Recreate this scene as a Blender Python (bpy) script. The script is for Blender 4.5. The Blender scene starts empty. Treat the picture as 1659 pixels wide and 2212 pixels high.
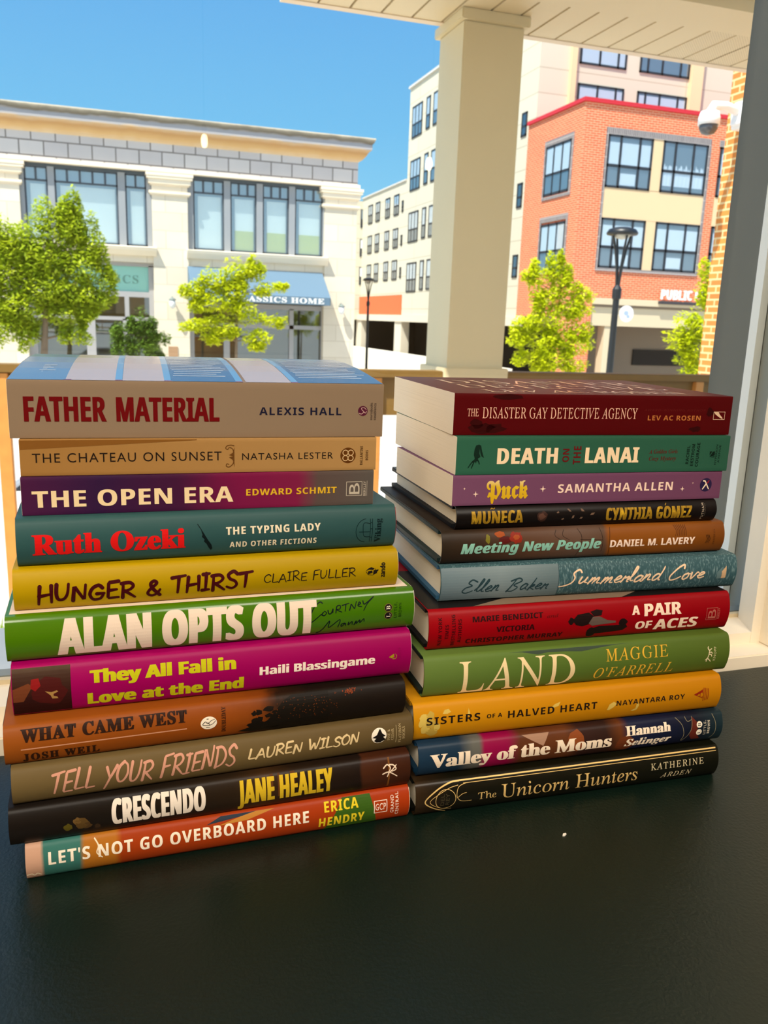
import bpy, bmesh, math, random
from mathutils import Vector, Matrix
random.seed(7)
sc = bpy.context.scene
COL = sc.collection
R = math.radians

# ---------------------------------------------------------------- camera
FPX = 1800.9
cam = bpy.data.cameras.new('camera')
cam.sensor_fit = 'VERTICAL'
cam.sensor_height = 36.0
cam.lens = FPX / 2212 * 36.0
cam.clip_start = 0.01
cam.clip_end = 400
cam.dof.use_dof = True
cam.dof.focus_distance = 0.56
cam.dof.aperture_fstop = 22.0
co = bpy.data.objects.new('camera', cam)
COL.objects.link(co)
ya, pi_, ro = R(-18.35), R(12.96), R(2.02)
fwd = Vector((-math.sin(ya) * math.cos(pi_), math.cos(ya) * math.cos(pi_), -math.sin(pi_)))
rt = Vector((math.cos(ya), math.sin(ya), 0))
up = rt.cross(fwd)
rt2 = math.cos(ro) * rt + math.sin(ro) * up
up2 = -math.sin(ro) * rt + math.cos(ro) * up
M = Matrix((rt2, up2, -fwd)).transposed().to_4x4()
M.translation = Vector((0.1343, -0.4974, 0.3254))
co.matrix_world = M
sc.camera = co

# ---------------------------------------------------------------- light
sc.view_settings.view_transform = 'Standard'
sc.view_settings.look = 'None'
sc.view_settings.gamma = 1.0
sc.view_settings.exposure = 0.0
sc.view_settings.use_curve_mapping = False
SUN_STRENGTH = 8.4
ROOM_WATTS = 66.0
wd = bpy.data.worlds.new('sky')
sc.world = wd
wd.use_nodes = True
nt = wd.node_tree
bg = nt.nodes['Background']
tc = nt.nodes.new('ShaderNodeTexCoord')
sx = nt.nodes.new('ShaderNodeSeparateXYZ')
rp = nt.nodes.new('ShaderNodeValToRGB')
nt.links.new(tc.outputs['Generated'], sx.inputs[0])
nt.links.new(sx.outputs['Z'], rp.inputs[0])
SUN_DIR = Vector((-.45, -.34, .95)).normalized()
dt = nt.nodes.new('ShaderNodeVectorMath')
dt.operation = 'DOT_PRODUCT'
nt.links.new(tc.outputs['Generated'], dt.inputs[0])
dt.inputs[1].default_value = SUN_DIR
mx0 = nt.nodes.new('ShaderNodeMath')
mx0.operation = 'MAXIMUM'
nt.links.new(dt.outputs['Value'], mx0.inputs[0])
mx0.inputs[1].default_value = 0
pw = nt.nodes.new('ShaderNodeMath')
pw.operation = 'POWER'
nt.links.new(mx0.outputs[0], pw.inputs[0])
pw.inputs[1].default_value = 3
sky = nt.nodes.new('ShaderNodeMix')
sky.data_type = 'RGBA'
sky.blend_type = 'ADD'
nt.links.new(pw.outputs[0], sky.inputs[0])
nt.links.new(rp.outputs[0], sky.inputs[6])
sky.inputs[7].default_value = (.95, .92, .84, 1)
sy = nt.nodes.new('ShaderNodeMath')          # pale haze low on the sun's side, added as fill for facades
sy.operation = 'MULTIPLY'
nt.links.new(sx.outputs['Y'], sy.inputs[0])
sy.inputs[1].default_value = -1.0
sy.use_clamp = True
sz = nt.nodes.new('ShaderNodeMath')
sz.operation = 'SUBTRACT'
sz.use_clamp = True
sz.inputs[0].default_value = 1.0
nt.links.new(sx.outputs['Z'], sz.inputs[1])
sz2 = nt.nodes.new('ShaderNodeMath')
sz2.operation = 'POWER'
nt.links.new(sz.outputs[0], sz2.inputs[0])
sz2.inputs[1].default_value = 3
syz = nt.nodes.new('ShaderNodeMath')
syz.operation = 'MULTIPLY'
nt.links.new(sy.outputs[0], syz.inputs[0])
nt.links.new(sz2.outputs[0], syz.inputs[1])
sky2 = nt.nodes.new('ShaderNodeMix')
sky2.data_type = 'RGBA'
sky2.blend_type = 'ADD'
nt.links.new(syz.outputs[0], sky2.inputs[0])
nt.links.new(sky.outputs[2], sky2.inputs[6])
sky2.inputs[7].default_value = (.70, .54, .42, 1)
nt.links.new(sky2.outputs[2], bg.inputs[0])
bg.inputs[1].default_value = 1.0
els = rp.color_ramp.elements
els[0].position = 0.0
els[0].color = (.50, .78, .97, 1)
els[1].position = 1.0
els[1].color = (.07, .26, .66, 1)
for p, c in ((.10, (.29, .70, .98)), (.20, (.20, .58, .95)), (.36, (.14, .45, .90))):
    e = els.new(p)
    e.color = (*c, 1)
sun = bpy.data.lights.new('sun', 'SUN')
sun.energy = SUN_STRENGTH
sun.angle = R(.6)
sun.color = (1, .95, .85)
so = bpy.data.objects.new('sun', sun)
COL.objects.link(so)
so.rotation_euler = SUN_DIR.to_track_quat('Z', 'Y').to_euler()
for nm, loc, size, w in (('room_fill_light', (-.9, -1.8, 1.95), (1.6, .7), ROOM_WATTS),
                         ('room_fill_light', (1.0, -1.9, 1.95), (1.4, .7), ROOM_WATTS * .6)):
    a = bpy.data.lights.new(nm, 'AREA')  # unseen area lights added to fill the room side of the books
    a.shape = 'RECTANGLE'
    a.size, a.size_y = size
    a.energy = w
    a.color = (1, .90, .77)
    o = bpy.data.objects.new(nm, a)
    o.location = loc
    o.rotation_euler = (R(42), 0, 0)
    COL.objects.link(o)


# ---------------------------------------------------------------- materials
def lin(c):
    return tuple((v / 255 / 12.92) if v / 255 <= .04045 else ((v / 255 + .055) / 1.055) ** 2.4 for v in c)


MATS = {}


def mat(name, rgb, rough=.6, spec=.4, metal=0, noise=0, nscale=40, bump=0, bscale=300, k=1.0):
    """plain procedural surface: colour (sRGB 0-255), slight noise in the colour and an optional bump"""
    if name in MATS:
        return MATS[name]
    m = bpy.data.materials.new(name)
    m.use_nodes = True
    n, l = m.node_tree.nodes, m.node_tree.links
    b = n['Principled BSDF']
    c = albedo(rgb, k)
    b.inputs['Base Color'].default_value = (*c, 1)
    b.inputs['Roughness'].default_value = rough
    b.inputs['Specular IOR Level'].default_value = spec
    b.inputs['Metallic'].default_value = metal
    if noise or bump:
        t = n.new('ShaderNodeTexCoord')
    if noise:
        q = n.new('ShaderNodeTexNoise')
        q.inputs['Scale'].default_value = nscale
        q.inputs['Detail'].default_value = 5
        l.new(t.outputs['Object'], q.inputs['Vector'])
        mx = n.new('ShaderNodeMix')
        mx.data_type = 'RGBA'
        mx.inputs[6].default_value = (*[v * (1 - noise) for v in c], 1)
        mx.inputs[7].default_value = (*[min(.95, v * (1 + noise)) for v in c], 1)
        l.new(q.outputs['Fac'], mx.inputs[0])
        l.new(mx.outputs[2], b.inputs['Base Color'])
    if bump:
        q = n.new('ShaderNodeTexNoise')
        q.inputs['Scale'].default_value = bscale
        q.inputs['Detail'].default_value = 3
        l.new(t.outputs['Object'], q.inputs['Vector'])
        bp = n.new('ShaderNodeBump')
        bp.inputs['Strength'].default_value = bump
        bp.inputs['Distance'].default_value = .002
        l.new(q.outputs['Fac'], bp.inputs['Height'])
        l.new(bp.outputs[0], b.inputs['Normal'])
    MATS[name] = m
    return m


def tone(rgb):
    """albedo of a printed ink or paper from the tone it shows under the room fill lights"""
    c = lin(rgb)
    t = min(1, max(0, (.5 * max(c) + .5 * min(c) - .30) / .35))
    k = .54 + .44 * t * t * (3 - 2 * t)
    return tuple(min(.9, v * k) for v in c)


IK = None


def albedo(rgb, k):
    return tone(rgb) if k is None else tuple(min(.92, v * k) for v in lin(rgb))


def ink(rgb, rough=.5):
    return mat('ink_%d_%d_%d' % tuple(rgb), rgb, rough, .12, k=None)


def ramp_mat(name, stops, axis='X', scale=1.0, noise=0.0, nscale=30, rough=.4, k=IK, interp='LINEAR', nvec=(1, 1, 1), coat=0, spec=.14):
    """colour running along one axis of the thing, with blotchy borders"""
    m = bpy.data.materials.new(name)
    m.use_nodes = True
    n, l = m.node_tree.nodes, m.node_tree.links
    b = n['Principled BSDF']
    b.inputs['Roughness'].default_value = rough
    b.inputs['Specular IOR Level'].default_value = spec
    b.inputs['Coat Weight'].default_value = coat
    b.inputs['Coat Roughness'].default_value = .12
    t = n.new('ShaderNodeTexCoord')
    s = n.new('ShaderNodeSeparateXYZ')
    l.new(t.outputs['Object'], s.inputs[0])
    mp = n.new('ShaderNodeMapping')
    mp.inputs['Scale'].default_value = nvec
    l.new(t.outputs['Object'], mp.inputs[0])
    q = n.new('ShaderNodeTexNoise')
    q.inputs['Scale'].default_value = nscale
    q.inputs['Detail'].default_value = 6
    l.new(mp.outputs[0], q.inputs['Vector'])
    sub = n.new('ShaderNodeMath')
    sub.operation = 'MULTIPLY_ADD'
    l.new(q.outputs['Fac'], sub.inputs[0])
    sub.inputs[1].default_value = noise
    sub.inputs[2].default_value = -noise / 2
    ad = n.new('ShaderNodeMath')
    ad.operation = 'MULTIPLY_ADD'
    l.new(s.outputs[axis], ad.inputs[0])
    ad.inputs[1].default_value = 1 / scale
    l.new(sub.outputs[0], ad.inputs[2])
    r = n.new('ShaderNodeValToRGB')
    r.color_ramp.interpolation = interp
    e = r.color_ramp.elements
    e[0].position, e[1].position = stops[0][0], stops[-1][0]
    e[0].color = (*albedo(stops[0][1], k), 1)
    e[1].color = (*albedo(stops[-1][1], k), 1)
    for p, c in stops[1:-1]:
        x = e.new(p)
        x.color = (*albedo(c, k), 1)
    l.new(ad.outputs[0], r.inputs[0])
    l.new(r.outputs[0], b.inputs['Base Color'])
    return m


def brick_mat(name, c1, c2, mortar, w, h, ms, offset=.5, rough=.85, stain=0.0, bump=.3):
    """courses on upright faces that run along x or y"""
    m = bpy.data.materials.new(name)
    m.use_nodes = True
    n, l = m.node_tree.nodes, m.node_tree.links
    b = n['Principled BSDF']
    b.inputs['Roughness'].default_value = rough
    b.inputs['Specular IOR Level'].default_value = .2
    t = n.new('ShaderNodeTexCoord')
    s = n.new('ShaderNodeSeparateXYZ')
    l.new(t.outputs['Object'], s.inputs[0])
    a = n.new('ShaderNodeMath')
    l.new(s.outputs['X'], a.inputs[0])
    l.new(s.outputs['Y'], a.inputs[1])
    cb = n.new('ShaderNodeCombineXYZ')
    l.new(a.outputs[0], cb.inputs[0])
    l.new(s.outputs['Z'], cb.inputs[1])
    br = n.new('ShaderNodeTexBrick')
    br.offset = offset
    br.inputs['Scale'].default_value = 1.0
    br.inputs['Brick Width'].default_value = w
    br.inputs['Row Height'].default_value = h
    br.inputs['Mortar Size'].default_value = ms
    br.inputs['Mortar Smooth'].default_value = .1
    br.inputs['Color1'].default_value = (*lin(c1), 1)
    br.inputs['Color2'].default_value = (*lin(c2), 1)
    br.inputs['Mortar'].default_value = (*lin(mortar), 1)
    l.new(cb.outputs[0], br.inputs['Vector'])
    out = br.outputs['Color']
    if stain:
        q = n.new('ShaderNodeTexNoise')
        q.inputs['Scale'].default_value = 1.3
        q.inputs['Detail'].default_value = 8
        l.new(t.outputs['Object'], q.inputs['Vector'])
        mx = n.new('ShaderNodeMix')
        mx.data_type = 'RGBA'
        mx.blend_type = 'MULTIPLY'
        mx.inputs[0].default_value = stain
        l.new(out, mx.inputs[6])
        l.new(q.outputs['Fac'], mx.inputs[7])
        out = mx.outputs[2]
    l.new(out, b.inputs['Base Color'])
    return m


def glass_mat(name, tint=(1, 1, 1), refl=.08, rough=0.0):
    m = bpy.data.materials.new(name)
    m.use_nodes = True
    n, l = m.node_tree.nodes, m.node_tree.links
    n.remove(n['Principled BSDF'])
    out = n['Material Output']
    tr = n.new('ShaderNodeBsdfTransparent')
    tr.inputs[0].default_value = (*tint, 1)
    gl = n.new('ShaderNodeBsdfGlossy')
    gl.inputs['Roughness'].default_value = rough
    fr = n.new('ShaderNodeLayerWeight')          # Schlick's curve, the same from both sides of the sheet
    fr.inputs['Blend'].default_value = .5
    pw = n.new('ShaderNodeMath')
    pw.operation = 'POWER'
    l.new(fr.outputs['Facing'], pw.inputs[0])
    pw.inputs[1].default_value = 5
    ml = n.new('ShaderNodeMath')
    ml.operation = 'MULTIPLY_ADD'
    l.new(pw.outputs[0], ml.inputs[0])
    ml.inputs[1].default_value = 1 - refl
    ml.inputs[2].default_value = refl
    mx = n.new('ShaderNodeMixShader')
    l.new(ml.outputs[0], mx.inputs[0])
    l.new(tr.outputs[0], mx.inputs[1])
    l.new(gl.outputs[0], mx.inputs[2])
    l.new(mx.outputs[0], out.inputs[0])
    return m


# ---------------------------------------------------------------- mesh helpers
class MB:
    def __init__(s):
        s.v, s.f, s.sm = [], [], False

    def poly(s, pts):
        i = len(s.v)
        s.v += [tuple(p) for p in pts]
        s.f.append(tuple(range(i, i + len(pts))))
        return s

    def box(s, x0, x1, y0, y1, z0, z1):
        i = len(s.v)
        s.v += [(x, y, z) for z in (z0, z1) for y in (y0, y1) for x in (x0, x1)]
        s.f += [tuple(i + k for k in q) for q in ((0, 2, 3, 1), (4, 5, 7, 6), (0, 1, 5, 4), (2, 6, 7, 3), (0, 4, 6, 2), (1, 3, 7, 5))]
        return s

    def prism(s, prof, a, b, axis='X'):
        """closed profile swept along an axis; prof = (y,z) for X, (x,z) for Y, (x,y) for Z"""
        i, n = len(s.v), len(prof)
        for t in (a, b):
            for p, q in prof:
                s.v.append((t, p, q) if axis == 'X' else (p, t, q) if axis == 'Y' else (p, q, t))
        s.f.append(tuple(range(i, i + n)))
        s.f.append(tuple(range(i + 2 * n - 1, i + n - 1, -1)))
        for k in range(n):
            j = (k + 1) % n
            s.f.append((i + k, i + n + k, i + n + j, i + j))
        return s

    def tube(s, pts, rad, n=8, cap=True):
        pts = [Vector(p) for p in pts]
        rings = []
        for k, p in enumerate(pts):
            d = (pts[min(k + 1, len(pts) - 1)] - pts[max(k - 1, 0)]).normalized()
            u = d.orthogonal().normalized() if k == 0 else (u - d * u.dot(d)).normalized()
            w = d.cross(u)
            r = rad[k] if isinstance(rad, (list, tuple)) else rad
            i = len(s.v)
            s.v += [tuple(p + r * (math.cos(6.28318 * a / n) * u + math.sin(6.28318 * a / n) * w)) for a in range(n)]
            rings.append(i)
        for a, b in zip(rings, rings[1:]):
            for k in range(n):
                j = (k + 1) % n
                s.f.append((a + k, a + j, b + j, b + k))
        if cap:
            s.f.append(tuple(rings[0] + k for k in range(n - 1, -1, -1)))
            s.f.append(tuple(rings[-1] + k for k in range(n)))
        return s

    def lathe(s, prof, cx, cy, n=24):
        """profile (r,z) round an upright axis"""
        rings = []
        for r, z in prof:
            i = len(s.v)
            s.v += [(cx + r * math.cos(6.28318 * a / n), cy + r * math.sin(6.28318 * a / n), z) for a in range(n)]
            rings.append(i)
        for a, b in zip(rings, rings[1:]):
            for k in range(n):
                j = (k + 1) % n
                s.f.append((a + k, a + j, b + j, b + k))
        s.f.append(tuple(rings[0] + k for k in range(n - 1, -1, -1)))
        s.f.append(tuple(rings[-1] + k for k in range(n)))
        return s

    def build(s, name, m, parent=None, smooth=False, bevel=0):
        me = bpy.data.meshes.new(name)
        me.from_pydata(s.v, [], s.f)
        me.update()
        if bevel:
            bm = bmesh.new()
            bm.from_mesh(me)
            bmesh.ops.bevel(bm, geom=list(bm.edges), offset=bevel, segments=2, affect='EDGES')
            bm.to_mesh(me)
            bm.free()
        if smooth:
            me.polygons.foreach_set('use_smooth', [True] * len(me.polygons))
        me.materials.append(m)
        o = bpy.data.objects.new(name, me)
        COL.objects.link(o)
        if parent:
            o.parent = parent
        return o


def thing(name, label, cat, loc=(0, 0, 0), rz=0, group=None):
    o = bpy.data.objects.new(name, None)
    o.empty_display_size = .05
    COL.objects.link(o)
    o.location = loc
    o.rotation_euler = (0, 0, rz)
    return tag(o, label, cat, group)


def tag(o, label, cat, group=None):
    o['label'] = label
    o['category'] = cat
    if group:
        o['group'] = group
    return o


def struct(o, label=None, cat=None):
    o['kind'] = 'structure'
    if label:
        o['label'] = label
        o['category'] = cat
    return o


# ---------------------------------------------------------------- lettering
ALPH = {'serif': (0x1D400, 0x1D41A), 'serifit': (0x1D468, 0x1D482), 'frak': (0x1D56C, 0x1D586), 'bold': (0x1D5D4, 0x1D5EE),
        'boldit': (0x1D63C, 0x1D656), 'script': (0x1D4D0, 0x1D4EA), 'ital': (0x1D608, 0x1D622), 'it': (0x1D434, 0x1D44E)}


def alpha(s, style):
    if style not in ALPH:
        return s
    A, a = ALPH[style]
    return ''.join(chr(A + ord(c) - 65) if 'A' <= c <= 'Z' else chr(a + ord(c) - 97) if 'a' <= c <= 'z' else c for c in s).replace('\U0001D455', '\u210E')


def raw_text(s, style, offset=0, track=1.0, word=1.0):
    cu = bpy.data.curves.new('t', 'FONT')
    cu.body = alpha(s, style)
    cu.resolution_u = 4
    cu.offset = offset
    cu.space_character = track
    cu.space_word = word
    o = bpy.data.objects.new('t', cu)
    COL.objects.link(o)
    dg = bpy.context.evaluated_depsgraph_get()
    me = bpy.data.meshes.new_from_object(o.evaluated_get(dg))
    V = [v.co.copy() for v in me.vertices]
    F = [tuple(p.vertices) for p in me.polygons]
    bpy.data.objects.remove(o)
    bpy.data.curves.remove(cu)
    bpy.data.meshes.remove(me)
    return V, F


CAP = {}


def cap_height(style):
    if style not in CAP:
        V, F = raw_text('E', style)
        CAP[style] = max(v.y for v in V)
    return CAP[style]


def text_2d(s, style, u0, u1, v0, v1, offset=0, smear=0, shear=0, track=1.0, word=1.0, up=False, lean=0):
    """letters as flat (u,v) polygons: the line fills u0..u1, capitals fill v0..v1 (up: reads bottom to top)"""
    V, F = raw_text(s, style, offset, track, word)
    ch = cap_height(style) + offset * 2
    xy = [(v.x + shear * (v.y + offset), (v.y + offset) / ch) for v in V]
    xa, xb = min(p[0] for p in xy), max(p[0] for p in xy)
    L, H = (v1 - v0, u1 - u0) if up else (u1 - u0, v1 - v0)
    L -= 2 * smear
    pts = [((x - xa) / (xb - xa) * L + smear, y * H) for x, y in xy]
    P, G = [], []
    for n_, d in enumerate((0, -smear, smear, -smear / 2, smear / 2) if smear > .25 else (0, -smear, smear) if smear else (0,)):
        i = len(P)
        P += [(x + d, y, n_ * 1.2e-5) for x, y in pts]
        G += [tuple(i + k for k in f) for f in F]
    if up:
        P = [(u1 - y, v0 + x, z) for x, y, z in P]
    else:
        P = [(u0 + x, v0 + y, z) for x, y, z in P]
    return P, G


def smooth_path(p, n=6):
    if len(p) < 3:
        return p
    q = [p[0]] + list(p) + [p[-1]]
    out = []
    for i in range(1, len(q) - 2):
        a, b, c, d = q[i - 1:i + 3]
        for k in range(n):
            t = k / n
            out.append(tuple(.5 * ((2 * b[j]) + (-a[j] + c[j]) * t + (2 * a[j] - 5 * b[j] + 4 * c[j] - d[j]) * t * t + (-a[j] + 3 * b[j] - 3 * c[j] + d[j]) * t ** 3) for j in (0, 1)))
    return out + [p[-1]]


def stroke_2d(paths, w, taper=.25):
    """pen strokes with round ends; a path may be smooth ('s', pts) or straight ('l', pts)"""
    P, G = [], []
    for q, (kind, p) in enumerate(paths):
        if kind == 's':
            p = smooth_path(p)
        else:                                   # soften the corners a little
            r_ = [p[0]]
            for a, b, c in zip(p, p[1:], p[2:]):
                r_ += [tuple(b[i] + (a[i] - b[i]) * .06 for i in (0, 1)), tuple(b[i] + (c[i] - b[i]) * .06 for i in (0, 1))]
            p = r_ + [p[-1]]
        n = len(p)
        z = (q % 7) * 1.2e-5
        L_, R_ = [], []
        for i, (x, y) in enumerate(p):
            xa, ya = p[max(0, i - 1)]
            xb, yb = p[min(n - 1, i + 1)]
            d = math.hypot(xb - xa, yb - ya) or 1
            nx, ny = -(yb - ya) / d, (xb - xa) / d
            r = w / 2 * (1 + taper * (1 - 2 * i / max(1, n - 1)) * .6)
            L_.append((x + nx * r, y + ny * r, z))
            R_.append((x - nx * r, y - ny * r, z))
            if i in (0, n - 1):
                a0 = math.atan2(ny, nx)
                cap_ = [(x + r * math.cos(a0 + math.pi * k / 6), y + r * math.sin(a0 + math.pi * k / 6), z) for k in range(7)]
                if i:
                    cap_ = [(2 * x - a, 2 * y - b, z) for a, b, _ in cap_]
                k = len(P)
                P += cap_
                G.append(tuple(range(k, k + 7)))
        k = len(P)
        P += L_ + R_
        for i in range(n - 1):
            G.append((k + i, k + n + i, k + n + i + 1, k + i + 1))
    return P, G


# hand-drawn letters: advance, strokes in a cell one capital high
HAND = {
    'A': (.72, [('l', [(0, 0), (.36, 1), (.68, 0)]), ('l', [(.12, .36), (.58, .38)])]),
    'C': (.66, [('s', [(.6, .8), (.42, .98), (.15, .82), (.03, .48), (.14, .12), (.36, .02), (.62, .16)])]),
    'D': (.7, [('l', [(.1, 0), (.1, 1)]), ('s', [(.02, .97), (.4, .95), (.66, .6), (.5, .18), (.06, 0)])]),
    'E': (.62, [('l', [(.56, 1), (.1, .96), (.08, .02), (.58, .04)]), ('l', [(.1, .5), (.48, .54)])]),
    'F': (.62, [('l', [(.06, -.04), (.12, .96), (.62, 1.02)]), ('l', [(.1, .5), (.48, .54)])]),
    'G': (.74, [('s', [(.6, .8), (.42, .98), (.14, .8), (.03, .4), (.2, .04), (.5, .06), (.64, .3), (.66, .44)]), ('l', [(.36, .42), (.7, .44)])]),
    'H': (.72, [('l', [(.08, 1), (.04, -.06)]), ('l', [(.6, 1.02), (.62, .02)]), ('l', [(.06, .44), (.6, .54)])]),
    'I': (.4, [('l', [(.2, 1), (.18, 0)]), ('l', [(.04, .97), (.36, 1)]), ('l', [(.02, 0), (.36, .03)])]),
    'i': (.26, [('l', [(.14, 1), (.1, 0)])]),
    'L': (.58, [('l', [(.12, 1), (.06, .02), (.56, .06)])]),
    'M': (.86, [('l', [(.02, 0), (.16, 1), (.42, .3), (.68, 1), (.8, 0)])]),
    'N': (.74, [('l', [(.06, 0), (.1, 1), (.58, .02), (.62, 1.04)])]),
    'O': (.72, [('s', [(.36, .98), (.1, .78), (.04, .4), (.22, .04), (.48, .06), (.66, .42), (.58, .82), (.34, .98)])]),
    'R': (.7, [('l', [(.1, -.02), (.1, 1)]), ('s', [(.02, .96), (.4, 1), (.58, .78), (.42, .54), (.14, .46)]), ('l', [(.2, .46), (.68, -.02)])]),
    'S': (.62, [('s', [(.56, .84), (.36, 1), (.1, .82), (.2, .58), (.44, .44), (.54, .2), (.32, 0), (.04, .12)])]),
    'T': (.66, [('l', [(0, .92), (.66, 1.02)]), ('l', [(.34, .96), (.3, -.02)])]),
    'U': (.7, [('s', [(.06, 1), (.06, .4), (.16, .06), (.4, .06), (.56, .4), (.6, 1)])]),
    'W': (.94, [('l', [(.02, 1), (.2, 0), (.44, .7), (.62, 0), (.88, 1.04)])]),
    'Y': (.66, [('l', [(.02, 1), (.3, .46)]), ('l', [(.62, 1.02), (.3, .46), (.1, -.16)])]),
    '&': (.72, [('s', [(.66, .02), (.3, .5), (.2, .82), (.36, .98), (.48, .82), (.16, .42), (.08, .16), (.28, .0), (.52, .14), (.66, .4)])]),
    ' ': (.4, []),
    # running hand, small letters .5 high
    'a': (.42, [('s', [(.36, .44), (.2, .5), (.06, .3), (.08, .06), (.2, .04), (.34, .24), (.38, .48), (.34, .12), (.44, .04)])]),
    'd': (.44, [('s', [(.34, .44), (.2, .5), (.06, .3), (.08, .06), (.2, .04), (.34, .3), (.44, 1.0), (.36, .3), (.38, .06), (.46, .04)])]),
    'e': (.36, [('s', [(.04, .2), (.2, .26), (.32, .4), (.22, .5), (.1, .36), (.08, .12), (.2, .02), (.38, .12)])]),
    'k': (.42, [('s', [(.08, .02), (.16, .5), (.24, .98)]), ('s', [(.1, .2), (.26, .46), (.34, .42), (.28, .3), (.14, .24), (.28, .12), (.42, .04)])]),
    'l': (.26, [('s', [(.0, .14), (.16, .5), (.26, .92), (.18, .98), (.1, .5), (.12, .08), (.26, .06)])]),
    'm': (.62, [('s', [(.06, .02), (.12, .48)]), ('s', [(.1, .2), (.22, .46), (.28, .4), (.26, .04)]), ('s', [(.28, .2), (.42, .46), (.48, .4), (.46, .08), (.6, .06)])]),
    'n': (.46, [('s', [(.06, .02), (.12, .48)]), ('s', [(.1, .2), (.24, .46), (.32, .4), (.3, .08), (.44, .06)])]),
    'o': (.4, [('s', [(.24, .48), (.08, .36), (.08, .1), (.2, .02), (.32, .18), (.3, .42), (.22, .48), (.4, .42)])]),
    'r': (.36, [('s', [(.04, .04), (.12, .48), (.16, .36), (.32, .46), (.3, .3), (.32, .08), (.4, .06)])]),
    'u': (.46, [('s', [(.08, .48), (.06, .12), (.16, .02), (.3, .2), (.36, .48), (.34, .1), (.46, .06)])]),
    'v': (.38, [('s', [(.04, .46), (.12, .06), (.18, .04), (.32, .46), (.42, .42)])]),
    '1': (.72, [('s', [(.62, .86), (.3, 1.02), (.16, .78), (.42, .56), (.12, .4), (.04, .1), (.3, -.04), (.6, .14)])]),      # cursive E
    '2': (.74, [('s', [(.06, -.04), (.26, .98)]), ('s', [(.0, .86), (.4, 1.06), (.62, .84), (.28, .52), (.56, .3), (.36, -.02), (.04, .02)])]),   # cursive B
    '3': (.7, [('s', [(.66, .86), (.5, 1.04), (.3, .8), (.44, .5), (.4, .16), (.16, -.04), (-.1, -.1)])]),                     # cursive S
    '4': (.66, [('s', [(.62, .8), (.56, 1.04), (.28, .8), (.06, .3), (.16, -.02), (.4, .02), (.62, .22)])]),                   # cursive C
}


def hand_2d(s, u0, u1, v0, v1, w, shear=0, jit=0.0, lean=0.0, space=.06, taper=.35):
    x = 0
    glyphs = []
    for c in s:
        adv, st = HAND[c]
        glyphs.append((x, st))
        x += adv + space
    tot = x - space
    L, H = u1 - u0, v1 - v0
    rnd = random.Random(len(s) * 7 + 3)
    paths = []
    for gx, st in glyphs:
        jy = rnd.uniform(-jit, jit)
        js = 1 + rnd.uniform(-jit, jit)
        for kind, p in st:
            paths.append((kind, [(u0 + (gx + px) / tot * L + shear * (py - .5) * H, v0 + (py * js + jy) * H + lean * ((gx + px) / tot - .5)) for px, py in p]))
    return stroke_2d(paths, w, taper)


def disc_2d(cx, cy, r, r2=None, n=28):
    return [(cx + r * math.cos(6.28318 * a / n), cy + (r2 or r) * math.sin(6.28318 * a / n)) for a in range(n)], [tuple(range(n))]


def join_2d(*parts):
    P, G = [], []
    for p, g in parts:
        i = len(P)
        P += p
        G += [tuple(i + k for k in f) for f in g]
    return P, G


def poly_2d(*polys):
    P, G = [], []
    for p in polys:
        i = len(P)
        P += p
        G.append(tuple(range(i, i + len(p))))
    return P, G


def flat_mesh(name, P, G, fn, m, parent, cuts=()):
    """put (u,v) polygons on a surface fn(u,v)->xyz; cuts = v lines along which faces are split so they follow a curve"""
    bm = bmesh.new()
    vs = [bm.verts.new((p[0], p[1], p[2] if len(p) > 2 else 0)) for p in P]
    for f in G:
        try:
            bm.faces.new([vs[k] for k in f])
        except ValueError:
            pass
    for c in cuts:
        bmesh.ops.bisect_plane(bm, geom=bm.verts[:] + bm.edges[:] + bm.faces[:], dist=1e-6, plane_co=(0, c, 0), plane_no=(0, 1, 0))
    for v in bm.verts:
        v.co = Vector(fn(v.co.x, v.co.y, v.co.z))
    me = bpy.data.meshes.new(name)
    bm.to_mesh(me)
    bm.free()
    me.materials.append(m)
    o = bpy.data.objects.new(name, me)
    COL.objects.link(o)
    if parent:
        o.parent = parent
    return o


# ================================================================ the room
W_CREAM = mat('cream_wall_paint', (235, 222, 196), .6, noise=.03)
W_FRAME = mat('white_frame_paint', (240, 228, 205), .4, .4, noise=.04, nscale=25)
M_FLOOR = mat('wood_floor', (120, 84, 55), .45, noise=.2, nscale=9)
M_GREY = mat('shaded_jamb_paint', (96, 98, 90), .55, noise=.06)  # jamb grey has the shade of the outer return painted in
M_CHAN = mat('grey_vinyl_channel', (150, 150, 140), .45)
struct(MB().box(-3.2, 3.3, -4.2, .34, -.8, -.75).build('floor', M_FLOOR))
struct(MB().box(-3.3, 3.4, -4.3, .34, 2.2, 2.3).build('ceiling', mat('white_ceiling_paint', (244, 236, 222), .8)))
struct(MB().box(-3.2, 3.3, -4.3, -4.2, -.75, 2.2).build('wall_back', W_CREAM))
struct(MB().box(-3.3, -3.2, -4.2, .34, -.75, 2.2).build('wall_left', W_CREAM))
struct(MB().box(3.3, 3.4, -4.2, .34, -.75, 2.2).build('wall_right', W_CREAM))
wf = MB()
wf.box(.875, 3.3, .157, .322, -.75, 2.2)
wf.box(-3.2, -1.62, .157, .34, -.75, 2.2)
wf.box(-1.62, .875, .157, .322, -.75, -.02)
wf.box(-1.62, .875, .157, .322, 1.72, 2.2)
struct(wf.build('wall_front', W_CREAM))
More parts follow.
